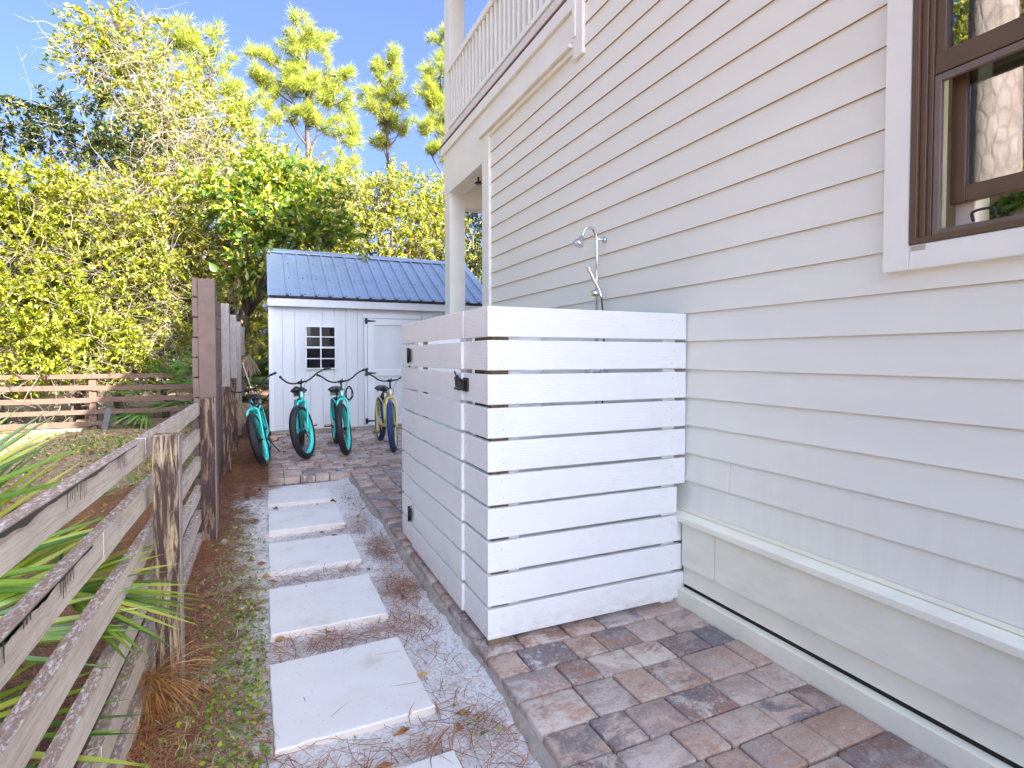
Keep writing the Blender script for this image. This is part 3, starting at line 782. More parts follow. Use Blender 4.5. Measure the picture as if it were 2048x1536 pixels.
def crown_mesh(name, blobs, per_m2, nleaf, ll, lw, mat, parent, seed, droop=0.0, twig_len=0.4, shell=0.5, twigs=True, stemmat=None):
    rng = np.random.default_rng(seed)
    P, D = sprigs(blobs, per_m2, rng, shell)
    g = np.sin(P[:, 0] * 4.3 + seed) * np.sin(P[:, 2] * 4.9 + seed * 2) * np.sin(P[:, 1] * 3.7 + seed) + rng.normal(0, 0.22, len(P))
    P, D = P[g > -0.32], D[g > -0.32]
    n = len(P)
    T = unit(D * 0.7 + rng.normal(0, 0.6, (n, 3)) + np.array([0, 0, 0.25 - droop]))
    tl = rng.uniform(0.5, 1.0, n) * twig_len
    if twigs:
        m = n // 2
        a = P[:m]; b = P[:m] + T[:m] * tl[:m, None]
        S = unit(np.cross(T[:m], rng.normal(0, 1, (m, 3)))) * 0.004
        V = np.stack([a - S, a + S, b], 1).reshape(-1, 3)
        link('twigs', fast_mesh('twigs', V, np.arange(m * 3).reshape(-1, 3)), stemmat or MT['stem'], parent)['kind'] = 'stuff'
    t = rng.uniform(0.1, 1.05, (n, nleaf))
    base = P[:, None] + T[:, None] * (t * tl[:, None])[..., None]
    LD = unit(T[:, None] * 0.6 + rng.normal(0, 0.62, (n, nleaf, 3)) + np.array([0, 0, 0.05 - droop]))
    base = base.reshape(-1, 3); LD = LD.reshape(-1, 3)
    k = len(base)
    s = rng.choice([0.6, 0.85, 1.0, 1.15, 1.45], k, p=[.2, .25, .25, .2, .1]) * rng.uniform(0.85, 1.15, k)
    V, F = leaves(base, LD, ll * s, lw * s * rng.uniform(0.8, 1.2, k), 0.22, rng)
    o = link(name, fast_mesh(name, V, F), mat, parent)
    o['kind'] = 'stuff'
    return o

def limbs(name, base, blobs, r0, mat, parent, seed, fork=0.45, sub=5):
    rng = random.Random(seed); m = MB()
    B = Vector(base)
    cen = sum((Vector(b[:3]) for b in blobs), Vector()) / len(blobs)
    F = B.lerp(Vector((cen.x, cen.y, cen.z)), fork)
    m.tube(smooth_path([B, B.lerp(F, 0.5) + Vector((rng.uniform(-.1, .1), rng.uniform(-.1, .1), 0)), F], 5), [r0, r0 * 0.8, r0 * 0.62], 9)
    for b in blobs:
        c = Vector(b[:3]); mid = F.lerp(c, 0.5) + Vector((rng.uniform(-.3, .3), rng.uniform(-.2, .2), rng.uniform(-.2, .25)))
        m.tube(smooth_path([F, mid, c], 4), [r0 * 0.5, r0 * 0.3, r0 * 0.14], 6)
        for _ in range(sub):
            a = mid.lerp(c, rng.random()); d = Vector((rng.gauss(0, 1), rng.gauss(0, .8), rng.gauss(0.2, .8))).normalized()
            e = a + d * b[3] * rng.uniform(0.6, 1.0)
            m.tube(smooth_path([a, a.lerp(e, 0.5) + Vector((rng.uniform(-.1, .1), 0, rng.uniform(-.05, .12))), e], 3), [r0 * 0.13, r0 * 0.05], 4, False)
    return m.build(name, mat, parent, normals=False)

def strands(name, blobs, n, lo, hi, rad, mat, parent, seed, down=0.5, kind='stuff'):
    """tangle of dry vine stems: thin 3-sided bent tubes"""
    rng = np.random.default_rng(seed)
    V, F = [], []
    for k in range(n):
        b = blobs[rng.integers(len(blobs))]
        d = unit(rng.normal(0, 1, 3)); d[1] = -abs(d[1])
        p = np.array(b[:3]) + d * np.array([b[3], min(b[3], 1.2), b[4]]) * rng.uniform(0.75, 1.1)
        L = rng.uniform(lo, hi); t = unit(rng.normal(0, 1, 3) * np.array([1, .5, 1]) + np.array([0, 0, -down]))
        pts = [p]
        for s in range(5):
            t = unit(t + rng.normal(0, 0.35, 3)); pts.append(pts[-1] + t * L / 5)
        u = unit(np.cross(t, rng.normal(0, 1, 3))); w = np.cross(t, u); r = rad * rng.uniform(0.5, 1.2)
        b0 = len(V)
        for i, q in enumerate(pts):
            for a in (0, 2.1, 4.2): V.append(q + (u * math.cos(a) + w * math.sin(a)) * r * (1 - 0.12 * i))
        F += [(b0 + i * 3 + j, b0 + i * 3 + (j + 1) % 3, b0 + i * 3 + 3 + (j + 1) % 3, b0 + i * 3 + 3 + j) for i in range(5) for j in range(3)]
    o = link(name, fast_mesh(name, np.array(V), np.array(F)), mat, parent)
    if kind: o['kind'] = kind
    return o

def broadleaf(name, label, cat, blobs, base, r0, mat, seed, per=9, nleaf=16, ll=0.095, lw=0.042, group=None, droop=0.0, vines=0, twig=0.42, shell=0.5, fork=0.45):
    t = thing(name, label, cat, base, group)
    limbs('trunk', base, blobs, r0, MT['bark'], t, seed, fork)
    crown_mesh('crown', blobs, per * 2.7, int(nleaf * 1.35), ll * 1.15, lw * 1.2, mat, t, seed + 1, droop, twig, shell)
    if vines: strands('dry_vines', blobs, vines, 0.5, 1.6, 0.0065, MT['twig'], t, seed + 2)
    return t

def needle_tufts(C, D, n_each, L, w, rng):
    n = len(C)
    d = unit(rng.normal(0, 1, (n, n_each, 3)) + D[:, None] * 0.75)
    Ls = L * rng.uniform(0.7, 1.15, (n, n_each, 1))
    c = np.repeat(C[:, None], n_each, 1) + d * 0.02 + rng.normal(0, 0.05, (n, n_each, 3))
    S = unit(np.cross(d, rng.normal(0, 1, (n, n_each, 3)))) * w / 2
    V = np.stack([c - S, c + S, c + d * Ls], 2).reshape(-1, 3)
    return V, np.arange(len(V)).reshape(-1, 3)

def pine(name, label, blobs, base, r0, seed, per=7, group=None, mat='needle', L=0.38, w=0.020):
    t = thing(name, label, 'tree', base, group)
    rng = np.random.default_rng(seed); rr = random.Random(seed)
    top = max(blobs, key=lambda b: b[2]); B = Vector(base); T = Vector((top[0], top[1], top[2] + top[4] * 0.6))
    m = MB()
    m.tube(smooth_path([B, B.lerp(T, 0.35) + Vector((.12, 0, 0)), B.lerp(T, 0.7) + Vector((-.1, 0, 0)), T], 5), [r0, r0 * 0.75, r0 * 0.45, 0.03], 8)
    C, D = [], []
    for b in blobs:
        c = Vector(b[:3]); n = int(per * 1.7 * 4 * math.pi * b[3] * b[4])
        hgt = max(0.2, min(0.97, (c.z - 0.5 * b[4] - 1.0 - B.z) / (T.z - B.z)))
        a0 = B.lerp(T, hgt)
        mid = a0.lerp(c, 0.55) + Vector((0, 0, -0.15))
        m.tube(smooth_path([a0, mid, c], 4), [r0 * 0.28, r0 * 0.16, 0.02], 5, False)
        nb = max(5, int(9 * b[3] * b[4] + 3))
        for i in range(nb):
            d = Vector((rr.gauss(0, 1), rr.gauss(0, 1), rr.gauss(0.15, 0.8))).normalized()
            a = mid.lerp(c, rr.uniform(0.5, 1.0))
            e = c + Vector((d.x * b[3], d.y * min(b[3], 1.6), d.z * b[4])) * rr.uniform(0.75, 1.15)
            k1 = a.lerp(e, 0.5) + Vector((0, 0, -0.10))
            m.tube(smooth_path([a, k1, e], 3), [0.026, 0.010], 3, False)
            for q in range(per):
                t_ = rr.uniform(0.35, 1.05); p = a.lerp(k1, t_ * 2) if t_ < 0.5 else k1.lerp(e, (t_ - 0.5) * 2)
                p = p + Vector((rr.gauss(0, .10), rr.gauss(0, .10), rr.gauss(0.03, .08)))
                C.append(p); D.append(((e - a).normalized() + Vector((0, 0, 0.8))).normalized())
    for i in range(14):                                    # dead lower branches
        a = B.lerp(T, rr.uniform(0.52, 0.86)); d = Vector((rr.gauss(0, 1), rr.gauss(0, .7), rr.uniform(-0.1, 0.6))).normalized() * rr.uniform(0.6, 1.6)
        m.tube(smooth_path([a, a + d * 0.5 + Vector((0, 0, 0.12)), a + d], 3), [0.020, 0.006], 3, False)
        e = a + d * 0.6; m.tube([e, e + Vector((d.x * 0.3 + rr.gauss(0, .2), 0, rr.uniform(-.2, .35)))], [0.009, 0.004], 3, False)
    m.build('trunk', MT['bark_dark'], t, normals=False)
    V, F = needle_tufts(np.array(C), np.array(D), 46, L, w, rng)
    o = link('crown', fast_mesh('crown', V, F), MT[mat], t); o['kind'] = 'stuff'
    return t

# foliage of the potted plant
rng = np.random.default_rng(3)
d = unit(rng.normal(0, 1, (900, 3))); d[:, 2] = np.abs(d[:, 2]) * 0.9 - 0.15
P = np.array([2.36, 0.98, 1.85]) + d * np.array([0.11, 0.125, 0.075]) * rng.uniform(0.5, 1, (900, 1))
V, F = leaves(P, unit(d + rng.normal(0, .5, (900, 3))), 0.022, 0.014, 0.2, rng)
link('foliage', fast_mesh('foliage', V, F), MT['houseplant'], plant)['kind'] = 'stuff'

# ------------------------------------------------------------------ shower screen and outdoor shower
scr = thing('shower_enclosure', 'white slatted board enclosure with a gate around the outdoor shower', 'enclosure', (1.5, 3.2, 0))
XC, YC = 0.930, 2.345
PITCH, BH = 0.1565, 0.140
def zrow(i): return 0.030 + PITCH * i
for i in range(10):
    z = zrow(i); jit = random.uniform(-0.0015, 0.0015)
    xe = 2.072 if i in (1, 2) else (XW - 0.004 if i > 3 else 2.082)
    if i == 0: xe = 2.088
    if i == 3: xe = 2.034
    MB().box(XC, xe, YC, YC + 0.028, z + jit, z + BH + jit).build('board', MT['screen'], scr, bevel=0.0035, seg=2)
    MB().box(XC + 0.001, XC + 0.029, YC + 0.0285, 2.672, z + jit, z + BH + jit).build('board', MT['screen_side'], scr, bevel=0.0035, seg=2)
    MB().box(XC - 0.001, XC + 0.027, 3.755, 4.085, z + jit, z + BH + jit).build('board', MT['screen_side'], scr, bevel=0.0035, seg=2)
    MB().box(XC + 0.03, XW - 0.005, 4.057, 4.085, z + jit, z + BH + jit).build('board', MT['screen'], scr, bevel=0.0035, seg=2)
gate = MB().box(XC + 0.016, XC + 0.052, 2.69, 2.78, 0.06, 1.56).box(XC + 0.016, XC + 0.052, 3.66, 3.745, 0.06, 1.56).build('gate', MT['screen_side'], scr, bevel=0.003)
for i in range(10):
    z = zrow(i) + random.uniform(-0.002, 0.002)
    off = 0.013 if i < 9 else 0.004
    MB().box(XC - off, XC + 0.015 - (0.012 if i == 9 else 0), 2.677, 3.750, z, z + BH).build('board', MT['screen_side'], gate, bevel=0.0035, seg=2)
nl = MB(); nx = MB()
for i in range(10):
    for dz in (0.035, 0.105):
        for x_ in (1.00, 2.00):
            nl.lathe([(0.0, -0.0012), (0.0032, -0.0008), (0.0036, 0.0004)], 7, 'y', Matrix.Translation((x_ + random.uniform(-.008, .008), YC, zrow(i) + dz + random.uniform(-.006, .006))))
        for y_ in (2.39, 2.64, 2.73, 3.70, 3.80, 4.03):
            xo = XC - (0.013 if 2.68 < y_ < 3.75 and i < 9 else 0.004 if 2.68 < y_ < 3.75 else -0.001 if y_ < 2.68 else 0.001)
            nl.lathe([(0.0, -0.0012), (0.0032, -0.0008), (0.0036, 0.0004)], 7, 'x', Matrix.Translation((xo, y_ + random.uniform(-.006, .006), zrow(i) + dz + random.uniform(-.006, .006))))
nl.build('nail_heads', MT['nail'], scr)['kind'] = 'stuff'
board('corner_post', MT['rawwood'], scr, XC + 0.030, XC + 0.118, YC + 0.030, YC + 0.118, 0.0, 1.56, 0.003)
board('corner_post', MT['screen'], scr, XC + 0.1185, XC + 0.175, YC + 0.030, YC + 0.068, 0.05, 1.55, 0.003)
MB().box(XC + 0.004, XC + 0.11, YC + 0.004, YC + 0.03, -0.004, 0.0295).build('foot_block', MT['rawwood'], scr)
board('wall_post', MT['trim'], scr, 1.955, 2.04, YC + 0.030, YC + 0.118, 0.0, 1.56, 0.003)
board('gate_post', MT['rawwood'], scr, XC + 0.056, XC + 0.115, 3.77, 3.86, 0.0, 1.56, 0.003)
board('gate_post', MT['rawwood'], scr, XC + 0.056, XC + 0.115, 2.58, 2.668, 0.0, 1.56, 0.003)
MB().box(0.99, 2.08, 2.50, 4.0, -0.012, -0.006).build('shower_floor', MT['slab'], scr)
for zc in (1.354, 0.257):                              # butterfly hinges
    h = MB()
    h.box(XC - 0.0275, XC - 0.0245, 3.700, 3.744, zc - 0.045, zc + 0.045)
    h.box(XC - 0.0045, XC - 0.0015, 3.758, 3.80, zc - 0.045, zc + 0.045)
    h.tube([(XC - 0.030, 3.752, zc - 0.052), (XC - 0.030, 3.752, zc + 0.052)], 0.0085, 10)
    for k in (-1, 1): h.tube([(XC - 0.031, 3.722, zc + k * 0.028), (XC - 0.0275, 3.722, zc + k * 0.028)], 0.006, 8)
    h.build('hinge', MT['black_metal'], gate)
lt = MB()                                               # gravity latch
lt.box(XC - 0.010, XC + 0.0005, 2.602, 2.660, 1.172, 1.240).box(XC - 0.030, XC - 0.0105, 2.612, 2.652, 1.222, 1.234)
lt.box(XC - 0.042, XC - 0.0105, 2.640, 2.652, 1.176, 1.2215)
lt.tube([(XC - 0.026, 2.650, 1.182), (XC - 0.030, 2.735, 1.182)], 0.006, 8).tube([(XC - 0.026, 2.650, 1.232), (XC - 0.028, 2.735, 1.234)], 0.006, 8)
lt.prism([(2.655, 1.195), (2.700, 1.190), (2.712, 1.236), (2.690, 1.254), (2.668, 1.240)], 'x', XC - 0.038, XC - 0.026)
lt.tube(smooth_path([(XC - 0.030, 2.700, 1.240), (XC - 0.032, 2.720, 1.262), (XC - 0.032, 2.732, 1.272), (XC - 0.030, 2.722, 1.258)], 4), 0.004, 6)
lt.build('latch', MT['black_metal'], gate)
MB().tube(smooth_path([(XC - 0.032, 2.730, 1.270), (XC - 0.030, 2.69, 1.290), (XC - 0.006, 2.62, 1.312), (XC - 0.004, 2.55, 1.316)], 5), 0.0011, 5).build('latch_cord', MT['white_plate'], gate)

sh = thing('outdoor_shower', 'chrome outdoor shower with overhead rose and hand wand on cream siding', 'shower', (2.03, 3.14, 0.9))
XS, YS = 2.032, 3.142
MB().tube([(XS, YS, 0.98), (XS, YS, 2.06)] + smooth_path([(XS, YS, 2.08), (XS - 0.006, YS, 2.155), (XS - 0.040, YS, 2.198), (XS - 0.085, YS + 0.004, 2.190), (XS - 0.115, YS + 0.006, 2.135)], 6), 0.0105, 12).build('riser_pipe', MT['chrome'], sh)
dh = Vector((-0.45, 0.05, -0.9)).normalized()
Mh = dh.to_track_quat('Z', 'Y').to_matrix().to_4x4(); Mh.translation = Vector((XS - 0.113, YS + 0.006, 2.140))
MB().lathe([(0.0, 0.0), (0.013, 0.0), (0.015, 0.018), (0.021, 0.03), (0.036, 0.052), (0.039, 0.066), (0.034, 0.069), (0.0, 0.066)], 20, 'z', Mh).build('shower_head', MT['chrome'], sh)
MB().tube([(XS, YS, 2.130), (XW - 0.004, YS, 2.130)], 0.008, 10).lathe([(0.0, -0.006), (0.021, -0.006), (0.021, 0.0), (0.0, 0.0)], 16, 'x', Matrix.Translation((XW - 0.004, YS, 2.130))).build('wall_bracket', MT['chrome'], sh)
MB().tube([(XS - 0.038, YS, 1.768), (XS + 0.030, YS, 1.768)], 0.019, 14).tube([(XS, YS, 1.748), (XS, YS, 1.790)], 0.017, 12).build('slider', MT['chrome'], sh)
wand = [(XS + 0.018, YS - 0.03, 1.735), (XS + 0.005, YS - 0.02, 1.79), (XS - 0.035, YS + 0.0, 1.88), (XS - 0.062, YS + 0.01, 1.945)]
MB().tube(smooth_path(wand, 5), [0.009, 0.013, 0.014, 0.014], 12).build('hand_wand', MT['chrome'], sh)
MB().tube(smooth_path([(XS + 0.019, YS - 0.03, 1.735), (XS + 0.027, YS - 0.035, 1.60), (XS + 0.032, YS - 0.045, 1.30), (XS + 0.01, YS - 0.05, 0.98), (XS - 0.005, YS - 0.03, 0.93), (XS - 0.006, YS, 1.0)], 8), 0.006, 8).build('hose', MT['steel'], sh)
MB().tube([(XS - 0.01, YS - 0.085, 1.245), (XS - 0.01, YS + 0.085, 1.245)], 0.024, 14).tube([(XS - 0.01, YS - 0.12, 1.245), (XS - 0.01, YS - 0.086, 1.245)], 0.020, 10).tube([(XS - 0.01, YS + 0.086, 1.245), (XS - 0.01, YS + 0.12, 1.245)], 0.020, 10).build('mixer_valve', MT['chrome'], sh)

# black fixture under the porch beam
fx = thing('porch_fixture', 'small black fixture with a trailing cable below the porch beam', 'light fixture', (2.30, 5.75, 3.25))
MB().lathe([(0.0, 0.02), (0.025, 0.018), (0.055, 0.0), (0.06, -0.012), (0.05, -0.018), (0.0, -0.015)], 18, 'z', Matrix.Translation((2.215, 5.86, 3.300)) @ Matrix.Scale(0.75, 4)).tube([(2.215, 5.86, 3.31), (2.215, 5.86, 3.36)], 0.012, 6).build('housing', MT['black_metal'], fx)
MB().tube(smooth_path([(2.23, 5.84, 3.31), (2.26, 5.70, 3.33), (2.27, 5.55, 3.27), (2.25, 5.40, 3.20)], 6), 0.006, 6).build('cable', MT['black_plastic'], fx)

# ------------------------------------------------------------------ storage shed
shed = thing('storage_shed', 'white wooden storage shed with ribbed metal roof, window and hinged door', 'shed', (2.1, 11.9, -0.05))
SY = 10.2
SX0, SX1 = 0.075, 4.12
MB().box(SX0 + 0.01, SX1 - 0.01, SY + 0.024, SY + 3.4, 0.06, 2.32).build('wall', MT['shed_wall'], shed)
MB().prism([(SY + 0.03, 2.321), (SY + 3.39, 2.321), (SY + 1.71, 3.36)], 'x', SX0 + 0.012, SX1 - 0.012).build('gable', MT['shed_wall'], shed)
edges = [SX0 + 0.062, 0.275, 0.475, 0.720, 0.925, 1.125, 1.325, 1.528, 1.640]
WX0, WX1, WZa, WZb = 0.640, 1.155, 1.120, 1.872
for a, b_ in zip(edges[:-1], edges[1:]):
    parts = [(0.075, 2.20)]
    for za, zb in parts: MB().box(a + 0.002, b_ - 0.002, SY, SY + 0.0235, za, zb).build('wall_board', MT['shed_wall'], shed, bevel=0.003)
xx = 2.72
while xx < SX1 - 0.06:
    MB().box(xx + 0.002, min(xx + 0.2, SX1 - 0.065) - 0.002, SY, SY + 0.0235, 0.075, 2.20).build('wall_board', MT['shed_wall'], shed, bevel=0.003); xx += 0.2
board('corner_trim', MT['shed_trim'], shed, SX0, SX0 + 0.062, SY - 0.016, SY + 0.0235, 0.07, 2.20)
board('corner_trim', MT['shed_trim'], shed, SX0 - 0.014, SX0 - 0.0005, SY - 0.016, SY + 0.07, 0.07, 2.20)
board('corner_trim', MT['shed_trim'], shed, SX1 - 0.062, SX1, SY - 0.016, SY + 0.0235, 0.07, 2.20)
board('fascia', MT['shed_fascia'], shed, 0.05, 4.16, SY - 0.10, SY - 0.075, 2.195, 2.325)
board('soffit', MT['shed_trim'], shed, 0.05, 4.16, SY - 0.0745, SY + 0.02, 2.205, 2.225)
for x0, x1, za, zb in ((0.09, 1.7, -0.075, 0.002), (1.705, 4.1, -0.075, 0.002), (0.085, 2.4, 0.006, 0.066), (2.405, 4.1, 0.006, 0.066)):
    board('base_beam', MT['skid'], shed, x0, x1, SY - 0.004 - 0.02 * (za < 0), SY + 0.06, za, zb, 0.003)
# roof sheet with ribs
RY0, RZ0, RY1, RZ1 = SY - 0.135, 2.372, 11.93, 3.43
def roof_sheet(y0, z0, y1, z1, name):
    prof = []; x = 0.065; first = True
    ribs = [0.36 + 0.2305 * k for k in range(17)]
    xs = [(0.065, 0)]
    for r_ in ribs:
        for q in (-1, 1):
            pass
        xs += [(r_ - 0.030, 0), (r_ - 0.014, 0.032), (r_ + 0.014, 0.032), (r_ + 0.030, 0)]
        for q in (0.078, 0.153):
            if r_ + q + 0.02 < 4.18: xs += [(r_ + q - 0.012, 0), (r_ + q, 0.005), (r_ + q + 0.012, 0)]
    xs = [p for p in xs if p[0] < 4.17] + [(4.18, 0)]
    nrm = Vector((0, -(z1 - z0), (y1 - y0))).normalized()
    if nrm.z < 0: nrm = -nrm
    V = []
    for (yy_, zz_) in ((y0, z0), (y1, z1)):
        for x_, h_ in xs: V.append((x_, yy_ + nrm.y * h_, zz_ + nrm.z * h_))
    nb = len(xs)
    for (yy_, zz_) in ((y0, z0), (y1, z1)):
        for x_, h_ in xs: V.append((x_, yy_ + nrm.y * (h_ - 0.004), zz_ + nrm.z * (h_ - 0.004)))
    F = [(i, i + 1, nb + i + 1, nb + i) for i in range(nb - 1)] + [(2 * nb + i, 3 * nb + i, 3 * nb + i + 1, 2 * nb + i + 1) for i in range(nb - 1)]
    F += [(i, 2 * nb + i, 2 * nb + i + 1, i + 1) for i in range(nb - 1)]
    return MB().add(V, F).build(name, MT['roof'], shed), ribs, nrm
rs, ribs, nrm = roof_sheet(RY0, RZ0, RY1, RZ1, 'roof')
roof_sheet(13.87, RZ0, RY1, RZ1 - 0.0005, 'roof')
def on_roof(x, t, h=0.0): return Vector((x, RY0 + (RY1 - RY0) * t, RZ0 + (RZ1 - RZ0) * t)) + nrm * h
sc = MB()
for r_ in ribs:
    for t in (0.035, 0.36, 0.70):
        if r_ + 0.05 > 4.1: continue
        c = on_roof(r_ + 0.052, t); M4 = nrm.to_track_quat('Z', 'Y').to_matrix().to_4x4(); M4.translation = c
        sc.lathe([(0.0, 0.009), (0.008, 0.009), (0.010, 0.0)], 8, 'z', M4)
sc.build('roof_screws', MT['black_metal'], rs)['kind'] = 'stuff'
rc = MB()
cap = [(-0.14, -0.058), (0, 0.030), (0.14, -0.058), (0.14, -0.050), (0, 0.040), (-0.14, -0.050)]
rc.prism([(RY1 + a, RZ1 + 0.012 + b_) for a, b_ in cap], 'x', 0.05, 1.53).build('ridge_cap', MT['roof'], rs)
MB().prism([(RY1 + a, RZ1 + 0.008 + b_) for a, b_ in cap], 'x', 1.5, 4.19).build('ridge_cap', MT['roof'], rs)
gt = MB()
for xa, xb in ((0.052, 0.20), (4.05, 4.195)):
    V = [on_roof(xa, -0.01, 0.007), on_roof(xb, -0.01, 0.007), on_roof(xb, 0.985, 0.007), on_roof(xa, 0.985, 0.007)]
    V += [p - nrm * 0.006 for p in V] + [on_roof(xa, -0.01, -0.10), on_roof(xa, 0.985, -0.10)]
    gt.add(V, [(0, 1, 2, 3), (0, 4, 5, 1), (1, 5, 6, 2), (0, 3, 9, 8)])
gt.build('rake_trim', MT['roof'], rs)
MB().prism([(RY0 + 0.010, 2.350), (RY0 + 0.05, 2.370), (RY0 + 0.05, 2.390), (RY0 + 0.010, 2.370)], 'x', 0.07, 4.17).build('closure_strip', MT['roof_edge'], rs)
# shed window, set on the boards
SW = SY - 0.026
wf = MB().box(WX0, WX1, SW - 0.012, SW + 0.0235, WZb - 0.018, WZb + 0.0).box(WX0, WX1, SW - 0.016, SW + 0.0235, WZa, WZa + 0.022)
wf.box(WX0, WX0 + 0.024, SW - 0.011, SW + 0.0235, WZa + 0.0225, WZb - 0.0185).box(WX1 - 0.024, WX1, SW - 0.011, SW + 0.0235, WZa + 0.0225, WZb - 0.0185)
swin = wf.build('window', MT['shed_trim'], shed, bevel=0.002)
px0, px1 = WX0 + 0.026, WX1 - 0.026; pz0, pz1 = WZa + 0.024, WZb - 0.020; pm = (px0 + px1) / 2
rows = [pz0 + (pz1 - pz0) * q for q in (0.0, 0.228, 0.475, 0.53, 0.765, 1.0)]
MB().box(px0, px1, SW - 0.007, SW + 0.012, rows[2] + 0.002, rows[3] - 0.002).build('meeting_rail', MT['shed_trim'], swin, bevel=0.002)
MB().box(pm - 0.010, pm + 0.010, SW - 0.005, SW + 0.010, pz0, rows[2] + 0.0015).build('muntin', MT['shed_trim'], swin)
MB().box(pm - 0.014, pm + 0.014, SW - 0.005, SW + 0.010, rows[3] - 0.0015, pz1).build('muntin', MT['shed_trim'], swin)
for zz_ in (rows[1], rows[4]): MB().box(px0, px1, SW - 0.003, SW + 0.009, zz_ - 0.009, zz_ + 0.009).build('muntin', MT['shed_trim'], swin)
for za, zb in ((rows[0], rows[1] - 0.009), (rows[1] + 0.009, rows[2]), (rows[3], rows[4] - 0.009), (rows[4] + 0.009, rows[5])):
    for xa, xb in ((px0, pm - 0.013), (pm + 0.013, px1)):
        MB().box(xa, xb, SW + 0.012, SW + 0.014, za, zb).build('pane', MT['pane'], swin)
MB().box(px0 - 0.01, px1 + 0.01, SW + 0.019, SW + 0.0232, pz0 - 0.01, pz1 + 0.01).build('shade_backing', MT['dark_gap'], swin)  # black sheet painting the unlit shed interior behind the panes
# shed door
DX0, DX1 = 1.70, 2.60
MB().box(1.642, 1.694, SY - 0.018, SY + 0.0235, 0.075, 2.035).box(2.606, 2.66, SY - 0.018, SY + 0.0235, 0.075, 2.035).box(1.612, 2.69, SY - 0.020, SY + 0.0235, 2.0355, 2.12).build('door_casing', MT['shed_trim'], shed, bevel=0.003)
door = MB().box(DX0, DX1, SY - 0.002, SY + 0.02, 0.09, 2.03).build('door', MT['shed_wall'], shed, bevel=0.002)
for x0, x1, za, zb in ((DX0, DX0 + 0.115, 0.09, 2.03), (DX1 - 0.115, DX1, 0.09, 2.03), (DX0 + 0.1155, DX1 - 0.1155, 1.915, 2.03), (DX0 + 0.1155, DX1 - 0.1155, 0.985, 1.10), (DX0 + 0.1155, DX1 - 0.1155, 0.09, 0.22)):
    MB().box(x0, x1, SY - 0.020, SY - 0.0025, za, zb).build('door_rail', MT['shed_trim'], door, bevel=0.003)
for zc in (1.985, 1.04, 0.17):
    h = MB().box(1.655, 1.690, SY - 0.026, SY - 0.0185, zc - 0.052, zc + 0.052)
    h.prism([(1.702, zc - 0.020), (1.702, zc + 0.020), (1.85, zc + 0.009), (1.85, zc - 0.009)], 'y', SY - 0.026, SY - 0.0205)
    h.tube([(1.696, SY - 0.028, zc - 0.05), (1.696, SY - 0.028, zc + 0.05)], 0.008, 8)
    h.build('hinge', MT['black_metal'], door)
MB().box(2.45, 2.475, SY - 0.03, SY - 0.0205, 1.10, 1.22).tube([(2.46, SY - 0.05, 1.12), (2.46, SY - 0.05, 1.20)], 0.008, 8).build('door_handle', MT['black_metal'], door)

